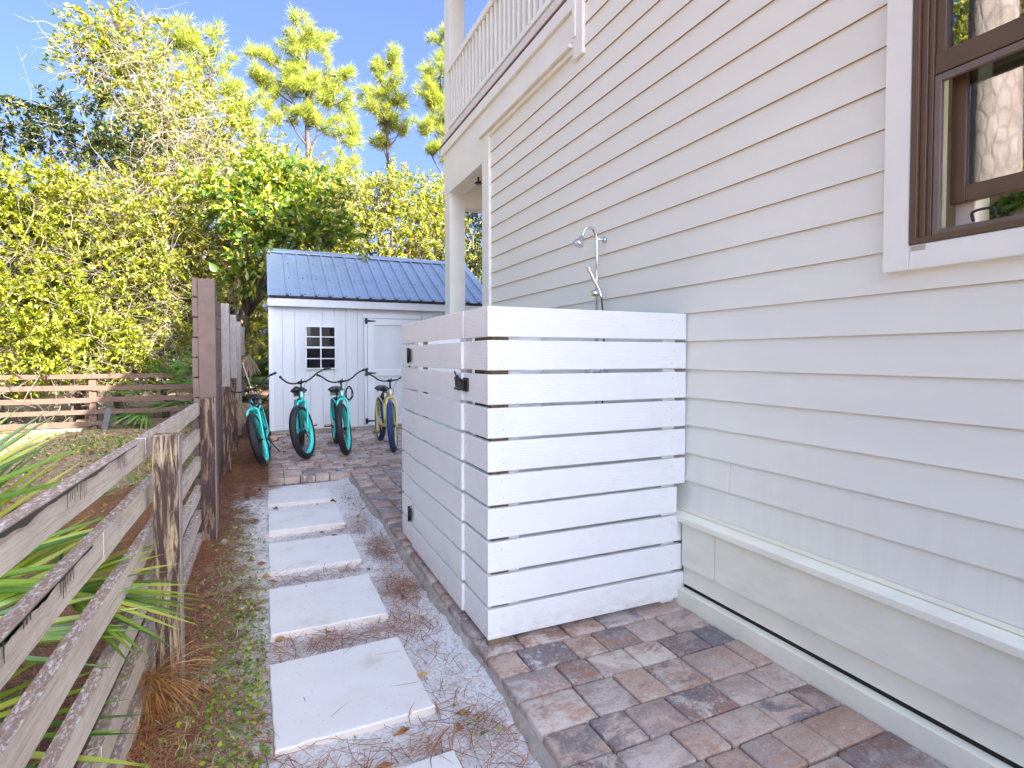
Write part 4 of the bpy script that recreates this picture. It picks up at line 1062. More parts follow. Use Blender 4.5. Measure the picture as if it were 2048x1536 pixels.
# ------------------------------------------------------------------ bicycles
def bicycle(label, front, heading, lean, steer, paint, tyre, crank=20, plate=True, bar_len=1.0):
    """local axes: x forward, y to the rider's left, z up; origin on the ground under the rear axle"""
    WB, RT, rt = 1.13, 0.315, 0.043
    RW = RT + rt
    t = thing('bicycle', label, 'bicycle', (0, 0, 0), 'cruiser bicycles parked by the shed')
    ax = Vector((-0.375, 0, 0.927)).normalized(); A0 = Vector((WB - 0.05, 0, RW))
    S4 = Matrix.Translation(A0) @ Matrix.Rotation(R(steer), 4, ax) @ Matrix.Translation(-A0)
    I4 = Matrix.Identity(4)
    def wheel(cx, M, name_hub):
        C4 = M @ Matrix.Translation((cx, 0, RW))
        prof = [(RT + rt * math.cos(a) * 1.0, rt * math.sin(a)) for a in np.linspace(-2.45, 2.45, 15)]
        w = MB().lathe(prof, 56, 'y', C4).build('wheel', tyre, t, True)
        MB().lathe([(0.296, -0.034), (0.283, -0.032), (0.266, -0.012), (0.266, 0.012), (0.283, 0.032), (0.296, 0.034)], 56, 'y', C4).build('rim', paint, w)
        hb = MB().lathe([(0.0, -0.055), (0.012, -0.055), (0.012, -0.035), (0.032, -0.034), (0.032, -0.028), (0.018, -0.02), (0.018, 0.02), (0.032, 0.028), (0.032, 0.034), (0.012, 0.035), (0.012, 0.055), (0.0, 0.055)], 16, 'y', C4)
        hb.build('hub', MT['black_plastic'], w)
        sp = MB()
        for k in range(32):
            a = 2 * math.pi * k / 32; side = -1 if k % 2 else 1; b_ = a + (0.35 if (k // 2) % 2 else -0.35)
            p = Vector((0.030 * math.cos(b_), side * 0.030, 0.030 * math.sin(b_))); q = Vector((0.268 * math.cos(a), side * 0.006, 0.268 * math.sin(a)))
            sp.tube([C4 @ p, C4 @ q], 0.0016, 3, False)
        sp.build('spokes', MT['steel'], w, normals=False)
        return w
    wheel(0, I4, 'rear'); wheel(WB, S4, 'front')
    head_b, head_t = A0 + ax * 0.425, A0 + ax * 0.56
    bb = Vector((0.47, 0, 0.30)); st = Vector((0.285, 0, 0.66))
    f = MB()
    f.tube([head_b, head_t], 0.023, 14)
    f.tube(smooth_path([head_t - ax * 0.03, (0.74, 0, 0.80), (0.50, 0, 0.71), st - Vector((0.0, 0, 0.03))], 6), 0.0185, 12)
    f.tube(smooth_path([head_b + ax * 0.03, (0.80, 0, 0.66), (0.62, 0, 0.45), bb], 6), 0.021, 12)
    f.tube([bb, st], 0.018, 12)
    for s in (-1, 1):
        f.tube(smooth_path([bb + Vector((-0.03, s * 0.03, 0)), (0.30, s * 0.062, 0.315), (0.10, s * 0.068, 0.345), (0, s * 0.066, RW)], 5), 0.011, 8)
        f.tube(smooth_path([st + Vector((0.02, s * 0.012, -0.03)), (0.17, s * 0.058, 0.71), (0.03, s * 0.066, 0.64), (-0.015, s * 0.068, 0.50), (0, s * 0.066, RW)], 6), 0.010, 8)
    f.tube([bb + Vector((0, -0.045, 0)), bb + Vector((0, 0.045, 0))], 0.026, 14)
    fo = f.build('frame', paint, t, True, normals=False)
    MB().box(-0.004, 0.001, -0.012, 0.012, -0.03, 0.03, Matrix.Translation(A0 + ax * 0.50 + Vector((0.026, 0, 0.008))) @ Matrix.Rotation(R(-22), 4, 'Y')).build('head_badge', MT['white_plate'], fo)
    # chain guard on the rider's right
    MB().prism([(0.60, 0.30), (0.585, 0.37), (0.50, 0.40), (0.20, 0.415), (0.06, 0.40), (0.20, 0.36), (0.36, 0.30), (0.47, 0.22), (0.57, 0.24)], 'y', -0.075, -0.068).build('chain_guard', paint, fo, bevel=0.002)
    # fork: rounded shoulders and two legs
    k = MB(); cr = A0 + ax * 0.415
    for s in (-1, 1):
        k.tube(smooth_path([cr, cr + Vector((0.005, s * 0.035, 0.006)), cr + Vector((0.022, s * 0.066, -0.035)), A0 + ax * 0.26 + Vector((0.018, s * 0.070, 0)), A0 + Vector((0.05, s * 0.066, 0))], 6), [0.0175, 0.017, 0.016, 0.0145, 0.011], 10, True, S4)
        k.tube([A0 + Vector((0.05, s * 0.052, 0)), A0 + Vector((0.05, s * 0.078, 0))], 0.013, 10, True, S4)
    k.build('fork', paint, t, True, normals=False)
    # handlebar, stem, grips, bell
    hc = A0 + ax * 0.685 + Vector((0.03, 0, 0))
    h = MB()
    h.tube([head_t, A0 + ax * 0.66], 0.0125, 10, True, S4)
    h.tube([A0 + ax * 0.655 - Vector((0.005, 0, 0)), hc], 0.015, 10, True, S4).tube([hc - Vector((0, 0.03, 0)), hc + Vector((0, 0.03, 0))], 0.019, 12, True, S4)
    h.lathe([(0.0, -0.016), (0.029, -0.016), (0.029, 0.0), (0.0, 0.0)], 14, 'z', S4 @ Matrix.Translation(head_t + ax * 0.012))
    for s in (-1, 1):
        pts = [hc, hc + Vector((0.012, s * 0.08, 0.0)), hc + Vector((0.005, s * 0.16, 0.028)), hc + Vector((-0.05, s * 0.235, 0.082)), hc + Vector((-0.15, s * 0.30, 0.112)), hc + Vector((-0.24, s * 0.338, 0.118))]
        h.tube(smooth_path(pts, 6), 0.0112, 10, True, S4)
    hbar = h.build('handlebar', MT['black_plastic'], t, True, normals=False)
    MB().tube(smooth_path([hc + Vector((-0.13, 0.285, 0.105)), hc + Vector((0.0, 0.20, 0.06)), hc + Vector((0.085, 0.08, -0.05)), hc + Vector((0.05, 0.03, -0.20)), head_b + Vector((0.03, 0.03, 0.02))], 6), 0.0028, 5, True, S4).build('cable', MT['black_plastic'], hbar, normals=False)
    for s in (-1, 1):
        g0 = hc + Vector((-0.165, s * 0.306, 0.1135)); g1 = hc + Vector((-0.275, s * 0.352, 0.120))
        g = MB().tube([g0, g0.lerp(g1, 0.05), g0.lerp(g1, 0.5), g1.lerp(g0, 0.05), g1], [0.0175, 0.0165, 0.0165, 0.0165, 0.019], 12, True, S4)
        g.build('grip', MT['black_plastic'], hbar, normals=False)
    MB().lathe([(0.0, 0.034), (0.018, 0.031), (0.028, 0.018), (0.030, 0.006), (0.026, 0.0), (0.0, 0.0)], 18, 'z', S4 @ Matrix.Translation(hc + Vector((0.012, 0.048, 0.014)))).build('bell', MT['chrome'], hbar)
    # saddle
    sx0, sx1 = 0.06, 0.33; V = []; nx, ny = 14, 11
    for i in range(nx):
        u = i / (nx - 1); x_ = sx0 + (sx1 - sx0) * u
        hw = 0.118 * (1 - u) ** 0.75 * (1 if u > 0.06 else 0.8) + 0.022 * u ** 0.3
        if u > 0.95: hw *= 0.7
        zt = 0.885 + 0.012 * math.cos(u * 5.2)
        for j in range(ny):
            v = -1 + 2 * j / (ny - 1)
            V.append((x_, v * hw, zt - 0.060 * abs(v) ** 2.6 - 0.010 * (1 - abs(v)) ** 2))
        for j in range(ny):
            v = 1 - 2 * j / (ny - 1)
            V.append((x_, v * hw * 0.92, zt - 0.064 - 0.012 * (1 - abs(v))))
    n2 = ny * 2; F = [(i * n2 + j, i * n2 + (j + 1) % n2, (i + 1) * n2 + (j + 1) % n2, (i + 1) * n2 + j) for i in range(nx - 1) for j in range(n2)]
    F += [tuple(range(n2))[::-1], tuple((nx - 1) * n2 + j for j in range(n2))]
    sad = MB().add(V, F, True).build('saddle', MT['black_plastic'], t, True)
    MB().tube([st - Vector((-0.002, 0, 0.02)), (0.222, 0, 0.825)], 0.0125, 10).tube([(0.14, 0, 0.815), (0.30, 0, 0.83)], 0.007, 6).tube([st + Vector((0, -0.02, 0)), st + Vector((0, 0.02, 0))], 0.022, 12).build('seat_post', MT['black_plastic'], sad)
    for s in (-1, 1):
        MB().tube([(0.10 + 0.016 * math.cos(a), s * 0.065 + 0.016 * math.sin(a), 0.775 + 0.0024 * i) for i, a in enumerate(np.linspace(0, 6 * math.pi, 30))], 0.003, 5).build('spring', MT['chrome'], sad, normals=False)
    if plate:
        MB().box(-0.002, 0.002, -0.075, 0.075, -0.03, 0.055, Matrix.Translation((0.02, 0.0, 0.77)) @ Matrix.Rotation(R(12), 4, 'Y')).build('number_plate', MT['white_plate'], sad)
    # crank, pedals
    ca = R(crank); c = MB()
    ends = []
    for s in (-1, 1):
        d = Vector((math.cos(ca), 0, math.sin(ca))) * (0.165 * s)
        a = bb + Vector((0, s * 0.075, 0)); e = a + d + Vector((0, s * 0.02, 0)); ends.append((s, e))
        c.bar(a, e, 0.014, 0.026, (0, s, 0))
    c.lathe([(0.055, -0.002), (0.088, -0.002), (0.088, 0.002), (0.055, 0.002)], 28, 'y', Matrix.Translation(bb + Vector((0, -0.062, 0))), True)
    for a in range(5):
        c.bar(bb + Vector((0, -0.062, 0)), bb + Vector((0.07 * math.cos(a * 1.257), -0.062, 0.07 * math.sin(a * 1.257))), 0.004, 0.016, (0, 1, 0))
    c.build('crank', MT['black_metal'], t, True)
    for s, e in ends:
        o_ = e + Vector((0, s * 0.055, 0)); M4 = Matrix.Translation(o_) @ Matrix.Rotation(R(-14), 4, 'Y')
        p = MB().box(0.036, 0.048, -0.045, 0.045, -0.013, 0.013, M4).box(-0.048, -0.036, -0.045, 0.045, -0.013, 0.013, M4).box(-0.036, 0.036, 0.036, 0.045, -0.012, 0.012, M4).box(-0.036, 0.036, -0.045, -0.036, -0.012, 0.012, M4).box(-0.036, 0.036, -0.012, 0.012, -0.010, 0.010, M4)
        p = p.build('pedal', MT['black_plastic'], t, True, bevel=0.002)
        MB().box(0.0485, 0.051, -0.028, 0.028, -0.008, 0.008, M4).box(-0.051, -0.0485, -0.028, 0.028, -0.008, 0.008, M4).build('reflector', MT['amber'], p)
    # kickstand
    MB().tube([(0.40, 0.04, 0.28), (0.33, 0.17, 0.005)], 0.008, 8).build('kickstand', MT['black_metal'], t, True)
    hd = R(heading)
    t.rotation_euler = (R(lean), 0, hd)
    f3 = Vector(front); t.location = f3 - Vector((math.cos(hd), math.sin(hd), 0)) * WB
    return t

def to_world(b, p):
    M = Matrix.Translation(b.location) @ Euler(b.rotation_euler).to_matrix().to_4x4()
    return M @ Vector(p)

bk1 = bicycle('turquoise cruiser bicycle on pine straw, leaning towards the plank fence', (0.005, 7.62, -0.062), -92, 13, -6, MT['turq'], MT['tyre'], crank=-20)
bk2 = bicycle('turquoise cruiser bicycle beneath the shed window, second from the fence', (0.475, 7.70, 0.0), -90.5, 2, -24, MT['turq'], MT['tyre'], crank=25)
bk3 = bicycle('turquoise cruiser bicycle between the shed window and the yellow bicycle', (0.990, 7.76, 0.0), -90.5, 1, -17, MT['turq'], MT['tyre'], crank=-5)
bk4 = bicycle('pale yellow cruiser bicycle with blue tyres beside the shower enclosure', (1.635, 7.76, 0.0), -92, -1, -15, MT['yellow'], MT['tyre_blue'], crank=150, plate=False)

def coil_lock(label, bike, p, rx, rz, n, seed):
    rr = random.Random(seed); pts = []
    c = Vector(p)
    for i in range(n * 14):
        a = 2 * math.pi * i / 14
        pts.append(to_world(bike, c + Vector((0.03 * math.sin(a * 0.37 + seed), rx * (0.85 + 0.18 * math.sin(i * 0.21 + seed)) * math.cos(a), rz * (0.85 + 0.15 * math.cos(i * 0.17)) * math.sin(a)))))
    o = MB().tube(pts, 0.006, 6).build('cable_lock', MT['black_plastic'], None, normals=False)
    tag(o, label, 'bike lock', 'coiled cable locks hung on the bicycles')
coil_lock('black coiled cable lock hung on the headset of the leaning turquoise bicycle', bk1, (0.93, 0.045, 0.86), 0.055, 0.07, 4, 1)
coil_lock('black coiled cable lock hanging beside the head tube of the bicycle under the shed window', bk2, (0.80, -0.06, 0.88), 0.05, 0.06, 3, 2)
coil_lock('black coiled cable lock hanging in loops next to the yellow bicycle, on the turquoise one', bk3, (0.88, 0.10, 0.82), 0.055, 0.11, 4, 3)
coil_lock('black coiled cable lock bundled under the saddle of the yellow bicycle', bk4, (0.30, 0.02, 0.73), 0.06, 0.085, 4, 4)

# ------------------------------------------------------------------ the rail fence along the path
RX0, RX1 = -0.492, -0.454
fence = thing('rail_fence', 'weathered six-rail wooden fence with peeling brown paint beside the stepping stones', 'fence', (-0.45, 2.7, -0.08))
RAILS = [(1.011, 0.925), (0.810, 0.721), (0.600, 0.505), (0.385, 0.297), (0.193, 0.098), (0.010, -0.072)]
random.seed(21)
for i, (zt, zb) in enumerate(RAILS):
    dz = -0.0085                                          # the rails drop slightly towards the far post
    cuts = [-0.6, {0: 2.70, 1: 2.02, 2: 2.66, 3: 2.70, 4: 1.95, 5: 2.66}[i], 4.80]
    for a, b_ in zip(cuts[:-1], cuts[1:]):
        j = -0.0015 if (i in (1, 4) and a > 0) else 0.0
        k = [random.uniform(-0.003, 0.003) for _ in range(4)]
        def zz(y, e): return e + dz * (y - 2.66) + j
        V = []; seg = 9
        for q in range(seg + 1):
            y = a + 0.0004 + (b_ - a - 0.0008) * q / seg; w = 0.0025 * math.sin(q * 1.9 + i * 2)
            V += [(RX0 + w, y, zz(y, zb)), (RX1 + w, y, zz(y, zb)), (RX1 + w, y, zz(y, zt) + w), (RX0 + w, y, zz(y, zt) + w)]
        F = [(3, 2, 1, 0), tuple(seg * 4 + m_ for m_ in range(4))] + [(q * 4 + m_, q * 4 + (m_ + 1) % 4, q * 4 + 4 + (m_ + 1) % 4, q * 4 + 4 + m_) for q in range(seg) for m_ in range(4)]
        rail = MB().add(V, F).build('rail', MT['rail'], fence)
        if i < 4 and a < 2.6:                              # runs of brown paint over the front edge
            d = MB(); ny = 0
            for yc, n_, Lm in {0: [(1.55, 0, 0), (1.78, 9, 0.052), (2.27, 7, 0.055)], 1: [(1.43, 3, 0.02), (1.68, 6, 0.05), (1.28, 5, 0.085)], 2: [(1.22, 5, 0.035)], 3: [(1.5, 2, 0.02)]}[i]:
                for q in range(n_):
                    y = yc + (q - n_ / 2) * 0.020 + random.uniform(-0.005, 0.005); L = Lm * random.uniform(0.35, 1.0); w = random.uniform(0.0018, 0.0034)
                    zt_ = zz(y, zt); xw = RX1 + 0.0035
                    d.add([(xw, y - w * 1.8, zt_ - 0.002), (xw, y + w * 1.8, zt_ - 0.002), (xw + .0006, y + w, zt_ - 0.010), (xw + .0006, y + w, zt_ - L), (xw + .0010, y, zt_ - L - w * 1.5), (xw + .0006, y - w, zt_ - L), (xw + .0006, y - w, zt_ - 0.010)], [(0, 1, 2, 3, 4, 5, 6)])
            if i in (0, 1):
                m_ = 60; y0, y1 = (1.2, 2.5) if i == 0 else (1.15, 1.9); V = []
                for q in range(m_ + 1):
                    y = y0 + (y1 - y0) * q / m_; e = 0.004 + 0.010 * abs(math.sin(q * 0.23 + i)) * random.uniform(0.5, 1.0) * (1 if q < m_ * 0.7 else 0.4) + (0.012 * max(0, 1 - abs(y - 1.45) / 0.12) if i == 0 else 0)
                    V += [(RX1 + 0.0031, y, zz(y, zt) - 0.0015), (RX1 + 0.0031, y, zz(y, zt) - e)]
                d.add(V, [(2 * q, 2 * q + 1, 2 * q + 3, 2 * q + 2) for q in range(m_)])
            if d.v: d.build('paint_runs', MT['drip'], rail, normals=False)['kind'] = 'stuff'
for (y0, x0, zt) in ((2.660, -0.4285, 1.022), (4.752, -0.449, 1.030), (0.55, -0.4285, 1.02)):
    p = MB().box(x0, x0 + 0.094, y0, y0 + 0.092, -0.2, zt).build('post', MT['post_dark'] if 4 < y0 < 5 else MT['post'], fence, bevel=0.004)
    MB().box(x0 + 0.0942, x0 + 0.0962, y0 + 0.003, y0 + 0.090, -0.2, zt - 0.003).build('bare_face', MT['post_side'], p)

# ------------------------------------------------------------------ tall plank fence towards the shed
tall = thing('plank_fence', 'tall plank fence seen edge-on with grey and brown posts left of the bicycles', 'fence', (-0.48, 8, -0.08))
random.seed(5)
zc = 1.965
row = 0
while zc > 0.05:
    for a, b_ in ((4.93, 7.44), (7.445, 9.24), (9.245, 11.0), (11.005, 13.06)):
        dx = random.uniform(-0.004, 0.004)
        MB().box(-0.512 + dx - 0.004 * (row % 2), -0.4745 + dx * 0.3, a, b_, zc - 0.150, zc - 0.003).build('board', MT['brown_fence'], tall, bevel=0.002)
    zc -= 0.157; row += 1
MB().box(-0.4735, -0.352, 4.93, 5.03, -0.2, 1.955).build('post', MT['brown_fence'], tall, bevel=0.003)
for y0, x0, w, zl in ((7.40, -0.4735, 0.088, 0.985), (9.20, -0.470, 0.085, 1.02), (11.0, -0.4735, 0.088, 0.60), (12.95, -0.4735, 0.088, 0.3)):
    p = MB().box(x0, x0 + w, y0 + 0.03, y0 + 0.12, -0.2, 1.965 + (0.015 if y0 < 8 else 0)).build('post', MT['grey_wood'], tall, bevel=0.003)
    if y0 < 10: MB().box(x0, x0 + w + 0.006, y0, y0 + 0.0295, -0.2, zl).build('sleeve_board', MT['post_dark'], p, bevel=0.003)
    else: MB().box(x0 + 0.006, x0 + w - 0.016, y0 + 0.01, y0 + 0.0295, 1.3, 1.93).build('sleeve_board', MT['grey_wood'], p, bevel=0.003)

# ------------------------------------------------------------------ fence across the yard
ff = thing('yard_fence', 'brown five-rail fence across the far side of the yard, half in sun', 'fence', (-4, 13.1, -0.1))
FZ = [(1.000, 0.912), (0.778, 0.681), (0.545, 0.447), (0.311, 0.223), (0.086, -0.002)]
for zt, zb in FZ:
    for a, b_ in ((-12.0, -8.1), (-8.097, -5.70), (-5.697, -3.07), (-3.067, -0.52)):
        s = random.uniform(-0.006, 0.006)
        MB().box(a, b_, 13.08 + s, 13.118 + s, zb + s, zt + s).build('rail', MT['far_fence'], ff, bevel=0.003)
for x in (-8.1, -5.7, -3.07, -0.60):
    MB().box(x - 0.062, x + 0.058, 13.126, 13.22, -0.25, 1.005).build('post', MT['far_fence'], ff, bevel=0.003)
o = MB().bar((-2.86, 12.98, -0.09), (-2.80, 13.068, 0.325), 0.10, 0.018, (0, 1, 0)).build('leaning_board', MT['black_plastic'], None)
tag(o, 'short black board leaning on the far brown fence by its post', 'board')
o = MB().box(-4.05, -3.20, 12.90, 12.99, -0.12, -0.035).build('edging_block', MT['slab'], None, bevel=0.008)
tag(o, 'pale concrete edging strip lying at the foot of the brown yard fence', 'edging')
o = MB().bar((0.0, 9.95, 0.10), (-0.36, 10.75, 1.22), 0.085, 0.022, (1, 0.2, 0.3)).build('leaning_plank', MT['hooktool'], None)
tag(o, 'pale weathered plank leaning behind the turquoise bicycle beside the shed corner', 'plank')

# ------------------------------------------------------------------ palmettos
def frond(parent, base, c, axis, normal, L, n, spread, W, droop, mat, rng, pet=0.006):
    c = Vector(c); a = Vector(axis).normalized(); nv = Vector(normal); nv = (nv - a * nv.dot(a)).normalized(); s = nv.cross(a)
    m = MB()
    m.tube(smooth_path([base, Vector(base).lerp(c, 0.6) + Vector((0, 0, 0.04)), c, c + a * L * 0.08], 4), [pet * 1.3, pet, pet * 0.7, pet * 0.3], 6, False)
    ts = (0.0, 0.22, 0.5, 0.78, 1.0); ws = (0.30, 0.8, 1.0, 0.6, 0.04)
    for i in range(n):
        th = spread * (-1 + 2 * (i + 0.5) / n) + rng.uniform(-0.04, 0.04)
        d = (a * math.cos(th) + s * math.sin(th) + nv * rng.uniform(-0.07, 0.07)).normalized()
        sd = nv.cross(d).normalized()
        l = L * (0.72 + 0.28 * math.cos(th * 0.55)) * rng.uniform(0.9, 1.06); dr = droop * rng.uniform(0.5, 1.5); V = []
        for t_, w_ in zip(ts, ws):
            p = c + d * l * t_ + Vector((0, 0, -dr * l * t_ ** 2.2))
            w = W * w_
            V += [p + sd * w / 2 + nv * w * 0.22, p - nv * w * 0.05, p - sd * w / 2 + nv * w * 0.22]
        k = len(ts)
        m.add(V, [(q * 3 + j, q * 3 + j + 1, q * 3 + j + 4, q * 3 + j + 3) for q in range(k - 1) for j in (0, 1)], False)
    return m.build('frond', mat, parent, normals=False)

def palmetto(label, base, n, reach, L, mat, seed, group='saw palmettos', dirs=None, W=0.028, nl=20):
    rng = random.Random(seed)
    t = thing('palmetto', label, 'palmetto', base, group)
    b = Vector(base)
    for i in range(n):
        az = 2 * math.pi * (i + rng.uniform(-0.3, 0.3)) / n; el = rng.uniform(0.35, 1.25)
        d = Vector((math.cos(az) * math.cos(el), math.sin(az) * math.cos(el), math.sin(el)))
        c = b + d * reach * rng.uniform(0.7, 1.1)
        ax = (d + Vector((0, 0, -0.25))).normalized()
        frond(t, b, c, ax, Vector((-d.x * 0.5, -d.y * 0.5 - 0.25, 1.0)), L * rng.uniform(0.8, 1.1), nl, 1.55, W, rng.uniform(0.08, 0.3), mat, rng)
    return t

pr = random.Random(4)
pn = thing('palmetto', 'large green saw palmetto growing through the near rail fence', 'palmetto', (-1.3, 1.7, -0.1), 'saw palmettos')
for (base, c, ax, nv, L, n, sp, W, dr) in [
    ((-1.35, 1.9, -0.05), (-1.05, 2.30, 0.62), (0.52, 0.55, 0.55), (-0.4, -0.7, 0.7), 0.64, 36, 1.25, 0.027, 0.03),
    ((-1.35, 1.8, -0.05), (-0.98, 2.10, 0.52), (0.60, 0.62, 0.34), (-0.2, -0.8, 0.8), 0.62, 34, 1.10, 0.027, 0.04),
    ((-1.30, 1.7, -0.05), (-1.10, 2.35, 0.80), (0.35, 0.45, 0.75), (-0.3, -0.9, 0.3), 0.55, 30, 1.00, 0.026, 0.03),
    ((-1.30, 2.0, 0.30), (-0.640, 2.27, 0.575), (0.84, 0.52, -0.20), (0.05, -0.35, 1.0), 0.44, 28, 1.45, 0.022, 0.04),
    ((-1.30, 1.6, -0.05), (-0.86, 1.85, 0.36), (0.62, 0.72, -0.10), (0.0, -0.4, 1.0), 0.55, 28, 1.50, 0.026, 0.07),
    ((-1.20, 1.3, -0.05), (-0.80, 1.55, 0.22), (0.72, 0.62, -0.05), (0.0, -0.4, 1.0), 0.48, 28, 1.50, 0.025, 0.10),
    ((-1.10, 1.2, -0.05), (-0.72, 1.45, 0.02), (0.70, 0.70, 0.02), (0.0, -0.4, 1.0), 0.40, 16, 1.40, 0.024, 0.08),
    ((-1.40, 2.0, -0.05), (-1.20, 2.55, 0.34), (0.35, 0.85, 0.15), (0.0, -0.5, 0.9), 0.55, 18, 1.30, 0.026, 0.08)]:
    frond(pn, base, c, ax, nv, L, n, sp, W, dr, MT['palm'], pr, 0.0065)
palmetto('broad saw palmetto behind the yard fence beside the tall brown post', (-1.55, 13.75, -0.1), 9, 1.05, 0.80, MT['palm_dark'], 11, W=0.05)
palmetto('saw palmetto half hidden behind the tall brown fence post', (-0.95, 14.3, 0.0), 8, 1.45, 0.80, MT['palm_dark'], 12, W=0.05)
palmetto('saw palmetto rising in the gap between plank fence and shed', (-0.12, 13.5, 0.2), 9, 1.15, 0.75, MT['palm_dark'], 13, W=0.045)
palmetto('low saw palmetto in deep shade behind the leaning turquoise bicycle', (-0.25, 12.1, -0.1), 7, 0.8, 0.55, MT['palm_dark'], 14, W=0.04)
dead = thing('dead_palm_frond', 'tan dead palm fan hanging above the leaning plank by the shed', 'palm frond', (-0.28, 11.6, 1.2))
frond(dead, (-0.15, 11.8, 1.55), (-0.27, 11.55, 1.36), (-0.35, -0.1, -0.9), (0.1, -1, 0.1), 0.42, 18, 1.0, 0.045, 0.05, MT['palm_dead'], pr)
dead = thing('dead_palm_frond', 'grey dead palm fan on the straw between plank fence and leaning bicycle', 'palm frond', (-0.4, 10.4, 0.3))
frond(dead, (-0.42, 10.7, 0.72), (-0.40, 10.35, 0.55), (0.6, -0.2, -0.75), (0.1, -1, 0.2), 0.40, 14, 0.8, 0.035, 0.05, MT['palm_dead'], pr)

# ------------------------------------------------------------------ trees and shrubs
VEG = 'trees and shrubs beyond the yard'
LG = [(-4.40, 14.8, 4.55, 1.24, 0.80), (-4.59, 14.6, 3.4, 1.24, 1.03), (-5.51, 14.7, 4.2, 1.2, 0.95), (-5.40, 14.6, 2.28, 1.21, 1.11), (-6.6, 14.9, 3.2, 1.3, 1.3)]
broadleaf('wax_myrtle', 'bright yellow-green bushy shrub filling the left edge behind the fence', 'shrub', LG, (-5.0, 14.7, -0.1), 0.10, MT['leaf_wax'], 101, 12, 18, 0.085, 0.034, VEG, 0.0, 260)
broadleaf('wax_myrtle', 'low sunlit shrub overhanging the top rail of the yard fence', 'shrub', [(-4.21, 14.0, 2.0, 1.3, 0.85), (-3.3, 14.0, 1.55, 1.0, 0.62), (-4.3, 13.7, 1.15, 0.7, 0.35), (-2.6, 14.2, 1.25, 0.6, 0.45)], (-3.7, 14.2, -0.1), 0.07, MT['leaf_wax'], 111, 14, 18, 0.080, 0.034, VEG, 0.05, 160)
broadleaf('yaupon_bush', 'dense yellow-green shrub with dry vines, left of centre behind the fence', 'shrub', [(-3.57, 15.2, 4.3, 1.18, 0.9), (-2.71, 15.0, 4.5, 1.2, 0.95), (-2.83, 14.9, 2.94, 1.2, 1.05), (-3.6, 15.0, 3.2, 1.0, 0.9)], (-3.0, 15.1, -0.1), 0.10, MT['leaf_oak'], 121, 11, 17, 0.090, 0.038, VEG, 0.0, 420)
broadleaf('yaupon_bush', 'sunlit thicket shrub directly left of the tall brown fence post', 'shrub', [(-2.05, 14.8, 3.7, 1.1, 1.1), (-1.98, 14.8, 2.3, 0.9, 0.85), (-2.45, 14.9, 1.6, 0.7, 0.6)], (-2.1, 14.9, -0.1), 0.08, MT['leaf_oak'], 131, 10, 16, 0.085, 0.036, VEG, 0.0, 260)
broadleaf('oak_tree', 'leafy oak thicket with dry vines just above the tall brown post', 'tree', [(-1.43, 15.8, 4.99, 1.1, 1.05), (-1.24, 15.8, 3.4, 1.0, 1.0), (-0.53, 15.9, 5.59, 1.0, 0.85), (-0.4, 16.2, 4.0, 0.9, 0.9), (0.55, 16.4, 5.9, 0.9, 0.7), (1.4, 16.6, 5.6, 0.8, 0.6)], (-1.0, 16.0, -0.1), 0.11, MT['leaf_oak'], 141, 9, 15, 0.09, 0.038, VEG, 0.0, 260)
OA = [(-3.22, 16.5, 8.85, 0.85, 0.62), (-2.55, 16.5, 8.0, 1.15, 1.0), (-1.47, 16.5, 7.2, 1.3, 0.95), (-0.55, 16.6, 6.55, 1.3, 0.85), (-2.26, 16.5, 6.4, 1.2, 0.75), (-3.75, 16.4, 8.45, 0.6, 0.5), (-3.0, 16.4, 9.45, 0.40, 0.22), (-1.9, 16.2, 5.7, 1.2, 0.6), (0.5, 17.0, 6.5, 1.0, 0.7), (1.4, 17.2, 6.2, 0.9, 0.55)]
oakA = broadleaf('oak_tree', 'tallest oak draped in pale dry vines, rising left of the pines', 'tree', OA, (-1.6, 16.6, -0.1), 0.17, MT['leaf_vine'], 151, 8, 15, 0.085, 0.042, VEG, 0.0, 420, 0.5, 0.35)
strands('dry_vines', [(-1.9, 16.0, 6.9, 0.9, 1.0), (-1.5, 15.9, 6.2, 1.1, 0.7), (-2.4, 15.9, 5.5, 1.3, 0.5), (-0.9, 15.9, 6.0, 0.9, 0.6), (-2.2, 16.0, 8.2, 0.7, 0.6)], 420, 0.6, 1.8, 0.0075, MT['twig'], oakA, 157)
def sprays(parent, seqs, mat, seed, ll=0.15, lw=0.10):
    """long arching shoots with alternate leaves standing clear of the crown"""
    rng = np.random.default_rng(seed); m = MB(); P, D = [], []
    for a, b_, c_ in seqs:
        pts = smooth_path([a, b_, c_], 10); m.tube(pts, [0.008, 0.003], 4, False)
        for i, p in enumerate(pts[1:]):
            for s in (-1, 1):
                P.append(p); D.append(unit(np.array([s * 0.7, rng.normal(0, .4), 0.25 + rng.normal(0, .3)])))
    V, F = leaves(np.array([tuple(p) for p in P]), np.array(D), ll, lw, 0.2, rng)
    m.build('shoot', MT['stem'], parent, normals=False)['kind'] = 'stuff'
    link('shoot_leaves', fast_mesh('shoot_leaves', V, F), mat, parent)['kind'] = 'stuff'
sprays(oakA, [((-3.3, 16.3, 8.9), (-3.75, 16.2, 9.35), (-4.05, 16.2, 9.55)), ((-3.6, 16.3, 8.7), (-4.25, 16.2, 8.75), (-4.55, 16.2, 7.95)), ((-3.2, 16.3, 9.3), (-3.05, 16.2, 9.85), (-3.0, 16.2, 10.1)), ((-2.7, 16.3, 8.9), (-2.4, 16.2, 9.6), (-2.1, 16.2, 9.5)), ((-3.5, 16.3, 8.9), (-4.2, 16.3, 9.1), (-4.45, 16.3, 8.5))], MT['leaf_vine'], 5)
